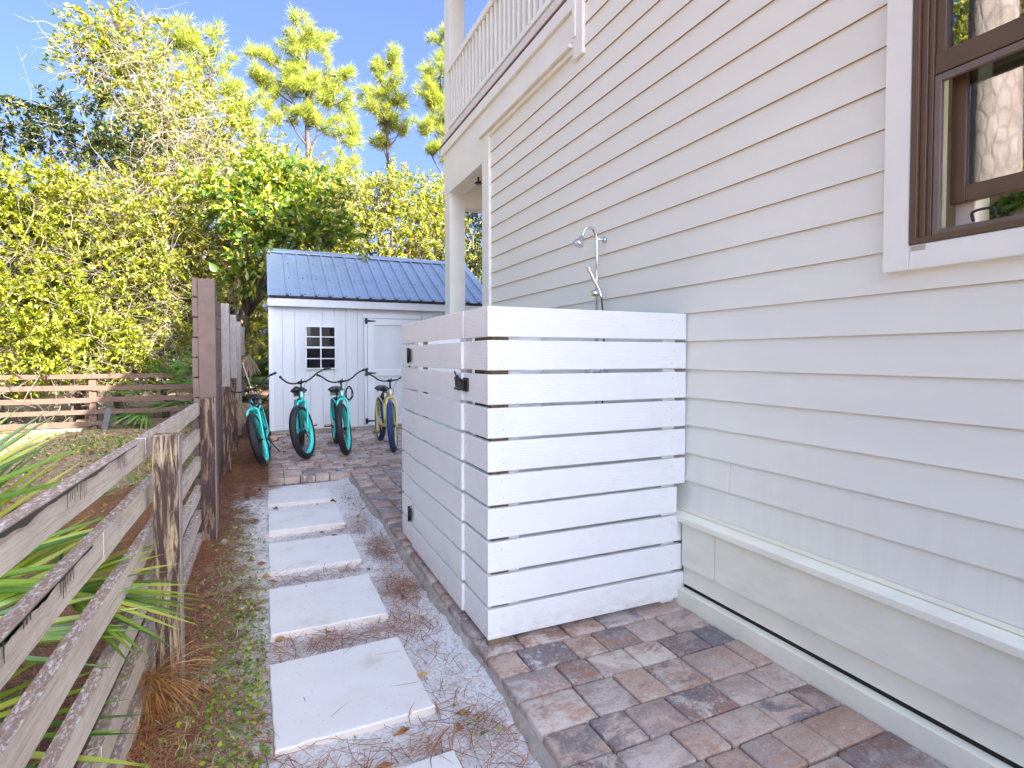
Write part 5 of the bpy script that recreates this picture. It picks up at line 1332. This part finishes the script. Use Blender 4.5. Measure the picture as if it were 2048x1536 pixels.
DK = [(-3.66, 15.5, 6.45, 0.95, 0.50), (-4.65, 15.5, 6.30, 0.80, 0.36), (-2.82, 15.6, 6.15, 0.85, 0.5), (-4.2, 15.4, 6.75, 0.42, 0.22), (-5.2, 15.5, 6.0, 0.5, 0.36), (-3.3, 15.5, 5.8, 0.9, 0.35)]
dk = broadleaf('oak_tree', 'dark blue-green oak boughs against the sky at upper left', 'tree', DK, (-3.9, 15.7, -0.1), 0.12, MT['leaf_shaded'], 161, 8, 14, 0.085, 0.042, VEG, 0.0, 20, 0.45, 0.4)
sprays(dk, [((-4.4, 15.3, 6.6), (-5.0, 15.2, 6.85), (-5.25, 15.2, 6.35)), ((-4.6, 15.3, 6.7), (-5.3, 15.2, 6.7), (-5.6, 15.2, 5.9)), ((-4.2, 15.3, 6.8), (-4.5, 15.2, 6.6), (-4.65, 15.2, 6.0)), ((-3.5, 15.3, 6.7), (-3.3, 15.2, 7.1), (-3.25, 15.2, 7.25))], MT['leaf_shaded'], 6)
OF = [(3.12, 18, 6.1, 1.35, 0.85), (4.41, 18, 6.5, 1.25, 0.85), (5.2, 18, 5.6, 1.1, 0.95), (3.42, 18, 5.0, 1.4, 0.75), (2.19, 18, 5.6, 1.0, 0.85), (1.6, 17.5, 4.8, 0.9, 0.9), (4.6, 18, 4.6, 1.2, 0.8), (3.7, 18.4, 6.6, 1.0, 0.6), (2.6, 18.4, 6.5, 0.9, 0.6), (5.6, 18.2, 6.7, 0.9, 0.6), (5.6, 18.0, 4.7, 0.9, 0.8)]
broadleaf('oak_tree', 'golden-green oak behind the shed roof, left of the porch post', 'tree', OF, (3.6, 18.2, -0.1), 0.20, MT['leaf_oak'], 171, 7, 15, 0.085, 0.038, VEG, 0.0, 60, 0.45, 0.35)
broadleaf('oak_tree', 'oak seen through the porch opening between post and house corner', 'tree', [(6.6, 18.0, 5.6, 0.9, 1.3), (7.0, 18.4, 3.9, 1.2, 1.1), (6.2, 18.2, 4.4, 0.8, 0.8), (7.9, 18.4, 6.2, 1.2, 1.0)], (6.9, 18.4, -0.1), 0.17, MT['leaf_shaded'], 181, 8, 14, 0.085, 0.04, VEG, 0.0, 20)
# magnolia: big glossy leaves, the ones towards the path built singly
MG = [(0.16, 13.9, 5.40, 0.85, 0.55), (-0.57, 13.9, 4.80, 0.85, 0.62), (0.91, 14.0, 5.1, 0.9, 0.62), (0.04, 12.7, 4.18, 0.80, 0.46), (0.73, 12.7, 4.10, 0.88, 0.44), (1.38, 12.7, 4.12, 0.52, 0.36), (-0.25, 12.5, 3.36, 0.40, 0.52), (-0.50, 12.4, 2.72, 0.36, 0.26), (0.08, 12.6, 3.72, 0.36, 0.30)]
mag = thing('magnolia', 'magnolia with large glossy dark leaves hanging over the shed roof', 'tree', (-1.02, 14.0, -0.1), VEG)
limbs('trunk', (-1.02, 14.0, -0.1), MG, 0.10, MT['bark'], mag, 191, 0.55, 6)
crown_mesh('crown', MG, 22, 10, 0.17, 0.08, MT['leaf_mag'], mag, 192, 0.0, 0.3, 0.45)
rngm = np.random.default_rng(8); lv = []
for k in range(6):
    n_ = 1; V, F = leaves(np.zeros((1, 3)), np.array([[1.0, 0, 0]]), 0.19, 0.085, 0.18, rngm)
    me = fast_mesh('leaf', V, F); me.materials.append(MT['leaf_mag']); lv.append(me)
P, D = sprigs(MG, 9, rngm, 0.92)
sel = [i for i in range(len(P)) if D[i, 1] < -0.25 and P[i, 2] < 5.6 and P[i, 0] > -0.42]
rngm.shuffle(sel)
for i in sel[:46]:
    for q in range(5):
        o = bpy.data.objects.new('leaf', lv[int(rngm.integers(6))]); COL.objects.link(o); o.parent = mag
        d = Vector(unit(D[i] * 0.5 + rngm.normal(0, .6, 3) + np.array([0, 0, 0.25])))
        o.location = Vector(P[i] + rngm.normal(0, 0.03, 3)) - Vector(mag.location)
        o.rotation_mode = 'QUATERNION'; o.rotation_quaternion = d.to_track_quat('X', 'Z'); s = float(rngm.uniform(0.75, 1.1)); o.scale = (s, s, s)
vine = thing('vine', 'yellow-green heart-leaved vine trailing over the corner of the shed roof', 'vine', (0.1, 12.3, 3.4))
rv = np.random.default_rng(17); m = MB(); P = []
for a, b_, c_ in [((0.2, 13.0, 4.1), (0.15, 12.2, 3.75), (0.02, 11.6, 3.2)), ((-0.1, 13.0, 3.9), (0.0, 12.2, 3.4), (-0.02, 11.4, 2.85)), ((0.4, 13.0, 4.6), (0.55, 12.4, 4.25), (0.75, 12.2, 3.95)), ((1.2, 13.1, 4.4), (1.4, 12.5, 4.2), (1.7, 12.4, 4.25)), ((1.5, 13.0, 3.9), (1.75, 12.1, 3.62), (1.95, 11.6, 3.38))]:
    pts = smooth_path([a, b_, c_], 9); m.tube(pts, 0.006, 4, False); P += [np.array(p) + rv.normal(0, 0.04, 3) for p in pts for _ in range(2)]
m.build('stem', MT['stem'], vine, normals=False)
P = np.array(P); V, F = leaves(P, unit(rv.normal(0, .6, (len(P), 3)) + np.array([0, -0.4, -0.5])), 0.10 * rv.uniform(.7, 1.1, len(P)), 0.085, 0.15, rv)
link('vine_leaves', fast_mesh('vine_leaves', V, F), MT['leaf_vine'], vine)['kind'] = 'stuff'
# pines
PG = 'tall pines behind the thicket'
pine('pine_tree', 'full pine crown showing behind the vine-draped oak', [(-1.69, 24, 12.2, 1.1, 1.2), (-2.09, 24, 13.3, 0.9, 0.5), (-1.0, 24, 10.9, 1.2, 1.1), (-3.0, 24, 13.1, 0.6, 0.5), (-4.5, 24, 10.6, 1.15, 1.0), (-3.6, 24, 9.6, 1.0, 0.8), (-4.9, 24, 11.9, 0.5, 0.6)], (-2.2, 24.2, -0.1), 0.20, 201, 5, PG)
pine('pine_tree', 'broad-crowned pine standing alone in the sky above the shed', [(1.86, 26, 15.3, 1.1, 0.9), (1.3, 26, 14.4, 0.9, 0.7), (0.75, 26, 13.2, 1.0, 1.0), (2.7, 26, 14.0, 1.1, 1.0), (3.1, 26, 12.9, 0.9, 0.9), (2.0, 26, 13.0, 1.0, 0.8), (1.0, 26, 11.8, 1.0, 0.6), (2.3, 26, 11.6, 1.1, 0.7), (0.05, 26, 14.2, 0.45, 0.45), (0.0, 26, 13.2, 0.4, 0.3), (3.5, 26, 11.3, 0.6, 0.8), (3.4, 26, 9.8, 0.7, 0.7)], (2.05, 26.2, -0.1), 0.22, 202, 6, PG)
pine('pine_tree', 'slender pine with bare lower branches between the broad pine and the porch', [(5.8, 28, 16.1, 0.7, 0.6), (5.2, 28, 15.5, 0.5, 0.4), (5.75, 28, 14.9, 0.9, 0.6), (6.4, 28, 14.4, 0.7, 0.6), (5.2, 28, 14.2, 0.8, 0.6), (5.6, 28, 13.2, 1.0, 0.6), (6.5, 28, 13.1, 0.8, 0.5), (5.4, 28, 12.2, 0.7, 0.4)], (5.95, 28.2, -0.1), 0.17, 203, 6, PG)
pine('pine_tree', 'pine partly hidden by the balcony post, darker below', [(7.5, 25, 14.5, 0.8, 0.9), (7.9, 25, 15.8, 0.8, 0.8), (7.0, 25, 13.4, 0.7, 0.7), (7.7, 25, 13.0, 0.8, 0.8), (7.1, 25, 12.1, 0.8, 0.7), (7.0, 25, 10.9, 0.6, 0.5), (7.8, 25, 11.2, 0.8, 0.7), (8.9, 25, 14.0, 1.0, 1.0)], (8.0, 25.2, -0.1), 0.20, 204, 6, PG)
pine('pine_tree', 'young yellow-green pine top behind the oak by the balcony edge', [(6.3, 21, 7.4, 0.7, 0.5), (6.6, 21, 6.7, 0.9, 0.6), (5.9, 21, 6.6, 0.6, 0.5)], (6.4, 21.2, -0.1), 0.09, 205, 8, PG)
# woodland closing the view behind
WD = [(x, 27 + 3 * math.sin(x * 1.7), 3.0 + 0.7 * math.sin(x * 0.9), 2.4, 3.2) for x in np.arange(-16, 24, 2.6)]
wd = crown_mesh('woodland', WD, 4.0, 20, 0.26, 0.15, MT['leaf_oak'], None, 301, 0.0, 0.9, 0.3, twigs=False)
tag(wd, 'far woodland closing off the view behind the shrubs', kind='stuff')
# undergrowth and dry stems below the shrubs
st_ = strands('dry_stems', [(x, 14.6, 0.7, 0.8, 0.8) for x in np.arange(-6, 0.2, 0.8)] + [(-0.2, 14.2, 2.0, 0.5, 1.4)], 520, 0.5, 1.4, 0.010, MT['twig'], None, 302, -0.5)
tag(st_, 'tangle of dry tan stems under the shrubs behind the yard fence')
# trees at the left of the path, seen mirrored in the house window
rp = thing('pine_tree', 'big pine trunk with plated bark, seen only mirrored in the house window', 'tree', (-2.5, 3.15, -0.1), None)
MB().tube(smooth_path([(-2.5, 3.15, -0.2), (-2.46, 3.13, 2.5), (-2.55, 3.18, 6), (-2.5, 3.1, 12)], 8), [0.24, 0.21, 0.19, 0.10], 20).build('trunk', MT['pinebark'], rp, normals=False)
V, F = needle_tufts(np.array([(-2.5, 3.1, 12.5)]) + RNG.normal(0, 1, (160, 3)) * np.array([1.2, 1.2, 1.0]), unit(RNG.normal(0, 1, (160, 3)) + np.array([0, 0, .6])), 40, 0.34, 0.02, RNG)
link('crown', fast_mesh('crown', V, F), MT['needle'], rp)['kind'] = 'stuff'
broadleaf('oak_tree', 'bushy tree left of the path, seen only mirrored in the house window', 'tree', [(-7.5, 4.5, 3.4, 1.4, 1.4), (-8.5, 6.5, 4.6, 1.6, 1.5), (-7.6, 2.8, 5.0, 1.3, 1.1), (-8.2, 5.2, 2.0, 1.5, 1.3), (-9.0, 8.0, 2.8, 1.6, 1.6), (-7.2, 3.2, 6.6, 1.3, 1.1), (-7.6, 5.2, 7.6, 1.4, 1.2), (-6.8, 1.6, 7.6, 1.2, 1.0), (-8.5, 7.0, 7.0, 1.4, 1.2)], (-8.2, 5.0, -0.1), 0.16, MT['leaf_oak'], 311, 5, 14, 0.11, 0.05, None)

# ------------------------------------------------------------------ litter on the ground
def strips(name, X, Y, Z, L, W, mat, label, rng, seg=3, curl=0.5, tilt=0.08):
    n = len(X); az = rng.uniform(0, 2 * math.pi, n); cu = rng.normal(0, curl, n); el = rng.normal(0, tilt, n)
    pts = np.stack([X, Y, Z], 1); a = az.copy(); V = []
    for k in range(seg + 1):
        s = np.stack([-np.sin(a), np.cos(a), np.zeros(n)], 1) * (W * (1.0 if k < seg else 0.4))[:, None] / 2
        V += [pts - s, pts + s]
        d = np.stack([np.cos(a), np.sin(a), el * (1 - 2 * k / seg)], 1); pts = pts + d * (L / seg)[:, None]; a = a + cu / seg
    V = np.stack(V, 1); m = V.shape[1]
    V = V.reshape(-1, 3); i = np.arange(n)[:, None] * m
    F = np.concatenate([i + np.array([2 * k, 2 * k + 1, 2 * k + 3, 2 * k + 2]) for k in range(seg)], 1).reshape(-1, 4)
    o = link(name, fast_mesh(name, V, F), mat)
    return tag(o, label, kind='stuff')
def gzv(x, y): return -0.075 + 0.006 * np.sin(2.1 * x + 0.7 * y) + 0.005 * np.sin(3.7 * y - 1.3 * x) - 0.02 * np.clip((-x - 0.5) / 1.5, 0, 1)
rg = np.random.default_rng(44)
def clumps(n, cs):
    """points gathered round (x, y, sx, sy, weight) centres"""
    w = np.array([c[4] for c in cs], float); idx = rg.choice(len(cs), n, p=w / w.sum()); c = np.array(cs)[idx]
    return c[:, 0] + rg.normal(0, 1, n) * c[:, 2], c[:, 1] + rg.normal(0, 1, n) * c[:, 3]
def uni(n, x0, x1, y0, y1): return rg.uniform(x0, x1, n), rg.uniform(y0, y1, n)
X, Y = uni(22000, -2.2, -0.40, 0.9, 7.0); k = X + 0.25 * np.sin(Y * 2) < 5; X, Y = X[k], Y[k]
strips('pine_straw', X, Y, gzv(X, Y) + rg.uniform(0.002, 0.03, len(X)), rg.uniform(0.12, 0.24, len(X)), rg.uniform(0.0016, 0.0028, len(X)) * (0.8 + Y * 0.12), MT['straw'], 'thick brown pine straw on the yard behind the rail fence', rg)
X, Y = clumps(5200, [(-0.38, 2.3, 0.14, 0.9, 3), (-0.33, 4.2, 0.10, 1.0, 2.0), (-0.15, 2.2, 0.16, 0.7, 1.2), (-0.3, 1.5, 0.2, 0.4, 1.2)])
strips('pine_straw', X, Y, gzv(X, Y) + rg.uniform(0.002, 0.02, len(X)), rg.uniform(0.10, 0.22, len(X)), rg.uniform(0.0018, 0.0032, len(X)), MT['straw'], 'loose pine straw along the foot of the rail fence posts', rg)
cs = [(0.80, 4.05, 0.07, 0.16, 3), (0.78, 3.35, 0.08, 0.14, 3), (0.72, 4.7, 0.10, 0.2, 1.5), (0.78, 5.6, 0.06, 0.4, 1.2), (0.70, 2.85, 0.09, 0.2, 1.3), (0.30, 2.80, 0.22, 0.05, 2.2), (0.3, 3.70, 0.22, 0.05, 1.4), (0.3, 4.58, 0.22, 0.05, 0.8), (0.72, 2.0, 0.12, 0.25, 1.3), (0.35, 1.92, 0.25, 0.06, 1.0), (0.68, 1.75, 0.15, 0.2, 1.0)]
X, Y = clumps(2000, cs); k = (X < 0.87) & (X > 0.0) & ~((X < 0.585) & ((np.mod(Y - 1.20, 0.88) > 0.05) & (np.mod(Y - 1.20, 0.88) < 0.63)))
X, Y = X[k], Y[k]
strips('pine_straw', X, Y, gzv(X, Y) + rg.uniform(0.003, 0.028, len(X)) + 0.006, rg.uniform(0.08, 0.20, len(X)), rg.uniform(0.0018, 0.0032, len(X)), MT['straw'], 'scattered pine straw on white sand between slabs and paver edge', rg, curl=0.7)
X, Y = clumps(4200, [(-0.22, 7.2, 0.16, 0.35, 3), (-0.25, 8.2, 0.16, 0.6, 3), (-0.2, 9.4, 0.2, 0.6, 2), (-0.12, 6.5, 0.13, 0.3, 1.2), (0.0, 7.5, 0.06, 0.4, 0.7)]); k = (X < 0.10) & (X > -0.46); X, Y = X[k], Y[k]
strips('pine_straw', X, Y, gzv(X, Y) + rg.uniform(0.004, 0.06, len(X)) + np.where(X > 0.0, 0.06, 0), rg.uniform(0.12, 0.24, len(X)), rg.uniform(0.003, 0.0045, len(X)), MT['straw'], 'bank of red-brown pine straw under the leaning bicycle', rg)
X, Y = clumps(9500, [(-0.25, 2.4, 0.12, 0.7, 2), (-0.2, 3.6, 0.13, 0.8, 2), (-0.22, 5.0, 0.12, 0.8, 1.2), (-0.15, 1.6, 0.14, 0.4, 1.5)]); k = (X < -0.0) & (X > -0.44); X, Y = X[k], Y[k]
strips('dry_grass', X, Y, gzv(X, Y), rg.uniform(0.03, 0.10, len(X)), rg.uniform(0.0014, 0.003, len(X)), MT['drygrass'], 'short dry grass between the fence and the stepping stones', rg, curl=1.2, tilt=0.5)
X, Y = uni(16000, -4.8, -0.5, 6.2, 13.0)
strips('yard_grass', X, Y, gzv(X, Y), rg.uniform(0.04, 0.14, len(X)), rg.uniform(0.004, 0.008, len(X)), MT['drygrass'], 'thin straw-coloured grass on the yard', rg, curl=1.0, tilt=0.35)
# small round-leaved ground cover
X, Y = clumps(2500, [(-0.18, 2.3, 0.11, 0.45, 3), (-0.10, 1.65, 0.10, 0.25, 2.2), (-0.12, 3.1, 0.09, 0.4, 1.6), (-0.2, 4.2, 0.10, 0.6, 0.9), (-0.05, 2.3, 0.05, 0.5, 1.3), (0.02, 4.6, 0.2, 0.05, 0.3), (0.72, 1.95, 0.02, 0.05, 0.06)])
k = ((X < 0.0) & (X > -0.45)) | (X > 0.60) ; X, Y = X[k], Y[k]; n = len(X)
r = rg.uniform(0.004, 0.0125, n); nv = unit(rg.normal(0, 0.35, (n, 3)) + np.array([0, -0.1, 1.0])); u = unit(np.cross(nv, rg.normal(0, 1, (n, 3)))); w = np.cross(nv, u)
c = np.stack([X, Y, gzv(X, Y) + rg.uniform(0.006, 0.03, n)], 1)
V = np.stack([c + (u * math.cos(a) + w * math.sin(a)) * r[:, None] * (0.9 if q else 0.55) for q, a in enumerate(np.linspace(0, 2 * math.pi, 7)[:-1])], 1).reshape(-1, 3)
o = link('ground_cover', fast_mesh('ground_cover', V, np.arange(n * 6).reshape(-1, 6)), MT['cover']); tag(o, 'small round green ground-cover leaves beside the stepping stones', kind='stuff')
X, Y = uni(5200, -4.8, -0.6, 7.0, 13.0); g = np.sin(X * 2.3 + 1) * np.sin(Y * 1.3) + rg.normal(0, .4, len(X)) > 0.35; X, Y = X[g], Y[g]; n = len(X)
V, F = leaves(np.stack([X, Y, gzv(X, Y)], 1), unit(rg.normal(0, .6, (n, 3)) + np.array([0, 0, .8])), rg.uniform(.03, .08, n), 0.025, 0.1, rg)
tag(link('yard_weeds', fast_mesh('yard_weeds', V, F), MT['cover']), 'low green weeds scattered on the yard', kind='stuff')
# fallen leaves
X, Y = uni(1500, -4.8, -0.55, 6.0, 13.0); a, b_ = uni(60, -0.3, 0.85, 1.6, 7.0); c_, d_ = clumps(34, [(0.2, 8.6, 0.3, 0.9, 1), (1.1, 8.2, 0.4, 1.0, 1)])
Z = np.concatenate([gzv(X, Y) + 0.02, gzv(a, b_) + 0.012, np.full(34, 0.006)]); X = np.concatenate([X, a, c_]); Y = np.concatenate([Y, b_, d_]); n = len(X)
V, F = leaves(np.stack([X, Y, Z], 1), unit(rg.normal(0, 1, (n, 3)) * np.array([1, 1, 0.12])), rg.uniform(.035, .085, n), rg.uniform(.02, .045, n), 0.3, rg)
tag(link('fallen_leaves', fast_mesh('fallen_leaves', V, F), MT['deadleaf']), 'brown fallen leaves on the yard and path', kind='stuff')
# small stones and grit
def stone_verts(c, r, rr, flat=0.6):
    V = []
    for (a, b_, z) in ((1, 0, 0), (0, 1, 0), (-1, 0, 0), (0, -1, 0), (.6, .6, .6), (-.6, .6, .6), (-.6, -.6, .6), (.6, -.6, .6), (0, 0, .9)):
        V.append((c[0] + a * r * rr.uniform(.7, 1.3), c[1] + b_ * r * rr.uniform(.7, 1.3), c[2] + z * r * flat * rr.uniform(.7, 1.2)))
    return V, [(0, 4, 7), (0, 1, 4), (1, 5, 4), (1, 2, 5), (2, 6, 5), (2, 3, 6), (3, 7, 6), (3, 0, 7), (4, 5, 8), (5, 6, 8), (6, 7, 8), (7, 4, 8)]
rr = random.Random(9); m = MB()
for _ in range(2600):
    if rr.random() < 0.5: x, y = rr.gauss(-0.12, 0.13), rr.uniform(1.3, 6.2)
    else: x, y = rr.choice((rr.gauss(0.80, 0.05), rr.uniform(0.6, 0.87))), rr.uniform(1.3, 6.3)
    if 0.0 < x < 0.6 or x > 0.87 or x < -0.42: continue
    m.add(*stone_verts((x, y, gz(x, y) - 0.001), rr.choice((0.002, 0.002, 0.003, 0.003, 0.004, 0.006, 0.010)) * rr.uniform(.7, 1.3), rr), False)
tag(m.build('pebbles', MT['pebble']), 'pale pebbles and grit along the path edges', kind='stuff')
for lab, x, y, r in (('pale flat rock beside the largest stepping stone, nearest the fence post', -0.055, 2.49, 0.034), ('pinkish rock at the foot of the near fence post', -0.235, 2.72, 0.032), ('small pale rock in ground cover level with the fourth stepping stone', -0.13, 3.42, 0.027), ('pale rock at the base of the second fence post', -0.30, 4.72, 0.035), ('pale chip of rock on the sand left of the third stepping stone', -0.06, 4.15, 0.022)):
    m = MB().add(*stone_verts((x, y, gz(x, y) - 0.002), r, rr, 0.8)).build('rock', MT['pebble'], None, bevel=r * 0.12, seg=1)
    tag(m, lab, 'rock', 'rocks beside the path')
# fresh pine sprig caught at the foot of the near post
sp = thing('pine_sprig', 'golden fallen pine sprig draped at the foot of the near fence post', 'pine sprig', (-0.43, 2.58, 0.04))
n = 260; rq = np.random.default_rng(12)
d = unit(rq.normal(0, 0.55, (n, 3)) + np.array([0.45, -0.55, -0.15])); b0 = np.array([-0.445, 2.60, 0.045]) + rq.normal(0, 0.012, (n, 3))
V = []; pts = b0.copy()
L = rq.uniform(0.16, 0.30, n)
for k in range(5):
    s = unit(np.cross(d, rq.normal(0, 1, (n, 3)))) * 0.0011
    V += [pts - s, pts + s]; pts = pts + d * (L / 4)[:, None]; d = unit(d + np.array([0.0, 0.0, -0.22])); pts[:, 2] = np.maximum(pts[:, 2], gzv(pts[:, 0], pts[:, 1]) + 0.004)
V = np.stack(V, 1).reshape(-1, 3); i = np.arange(n)[:, None] * 10
F = np.concatenate([i + np.array([2 * k, 2 * k + 1, 2 * k + 3, 2 * k + 2]) for k in range(4)], 1).reshape(-1, 4)
link('needles', fast_mesh('needles', V, F), MT['straw_gold'], sp)['kind'] = 'stuff'
MB().tube(smooth_path([(-0.45, 2.63, 0.06), (-0.445, 2.58, 0.045), (-0.42, 2.52, 0.03)], 4), 0.006, 6).build('twig', MT['stem'], sp)
# pine needles caught on the balcony band
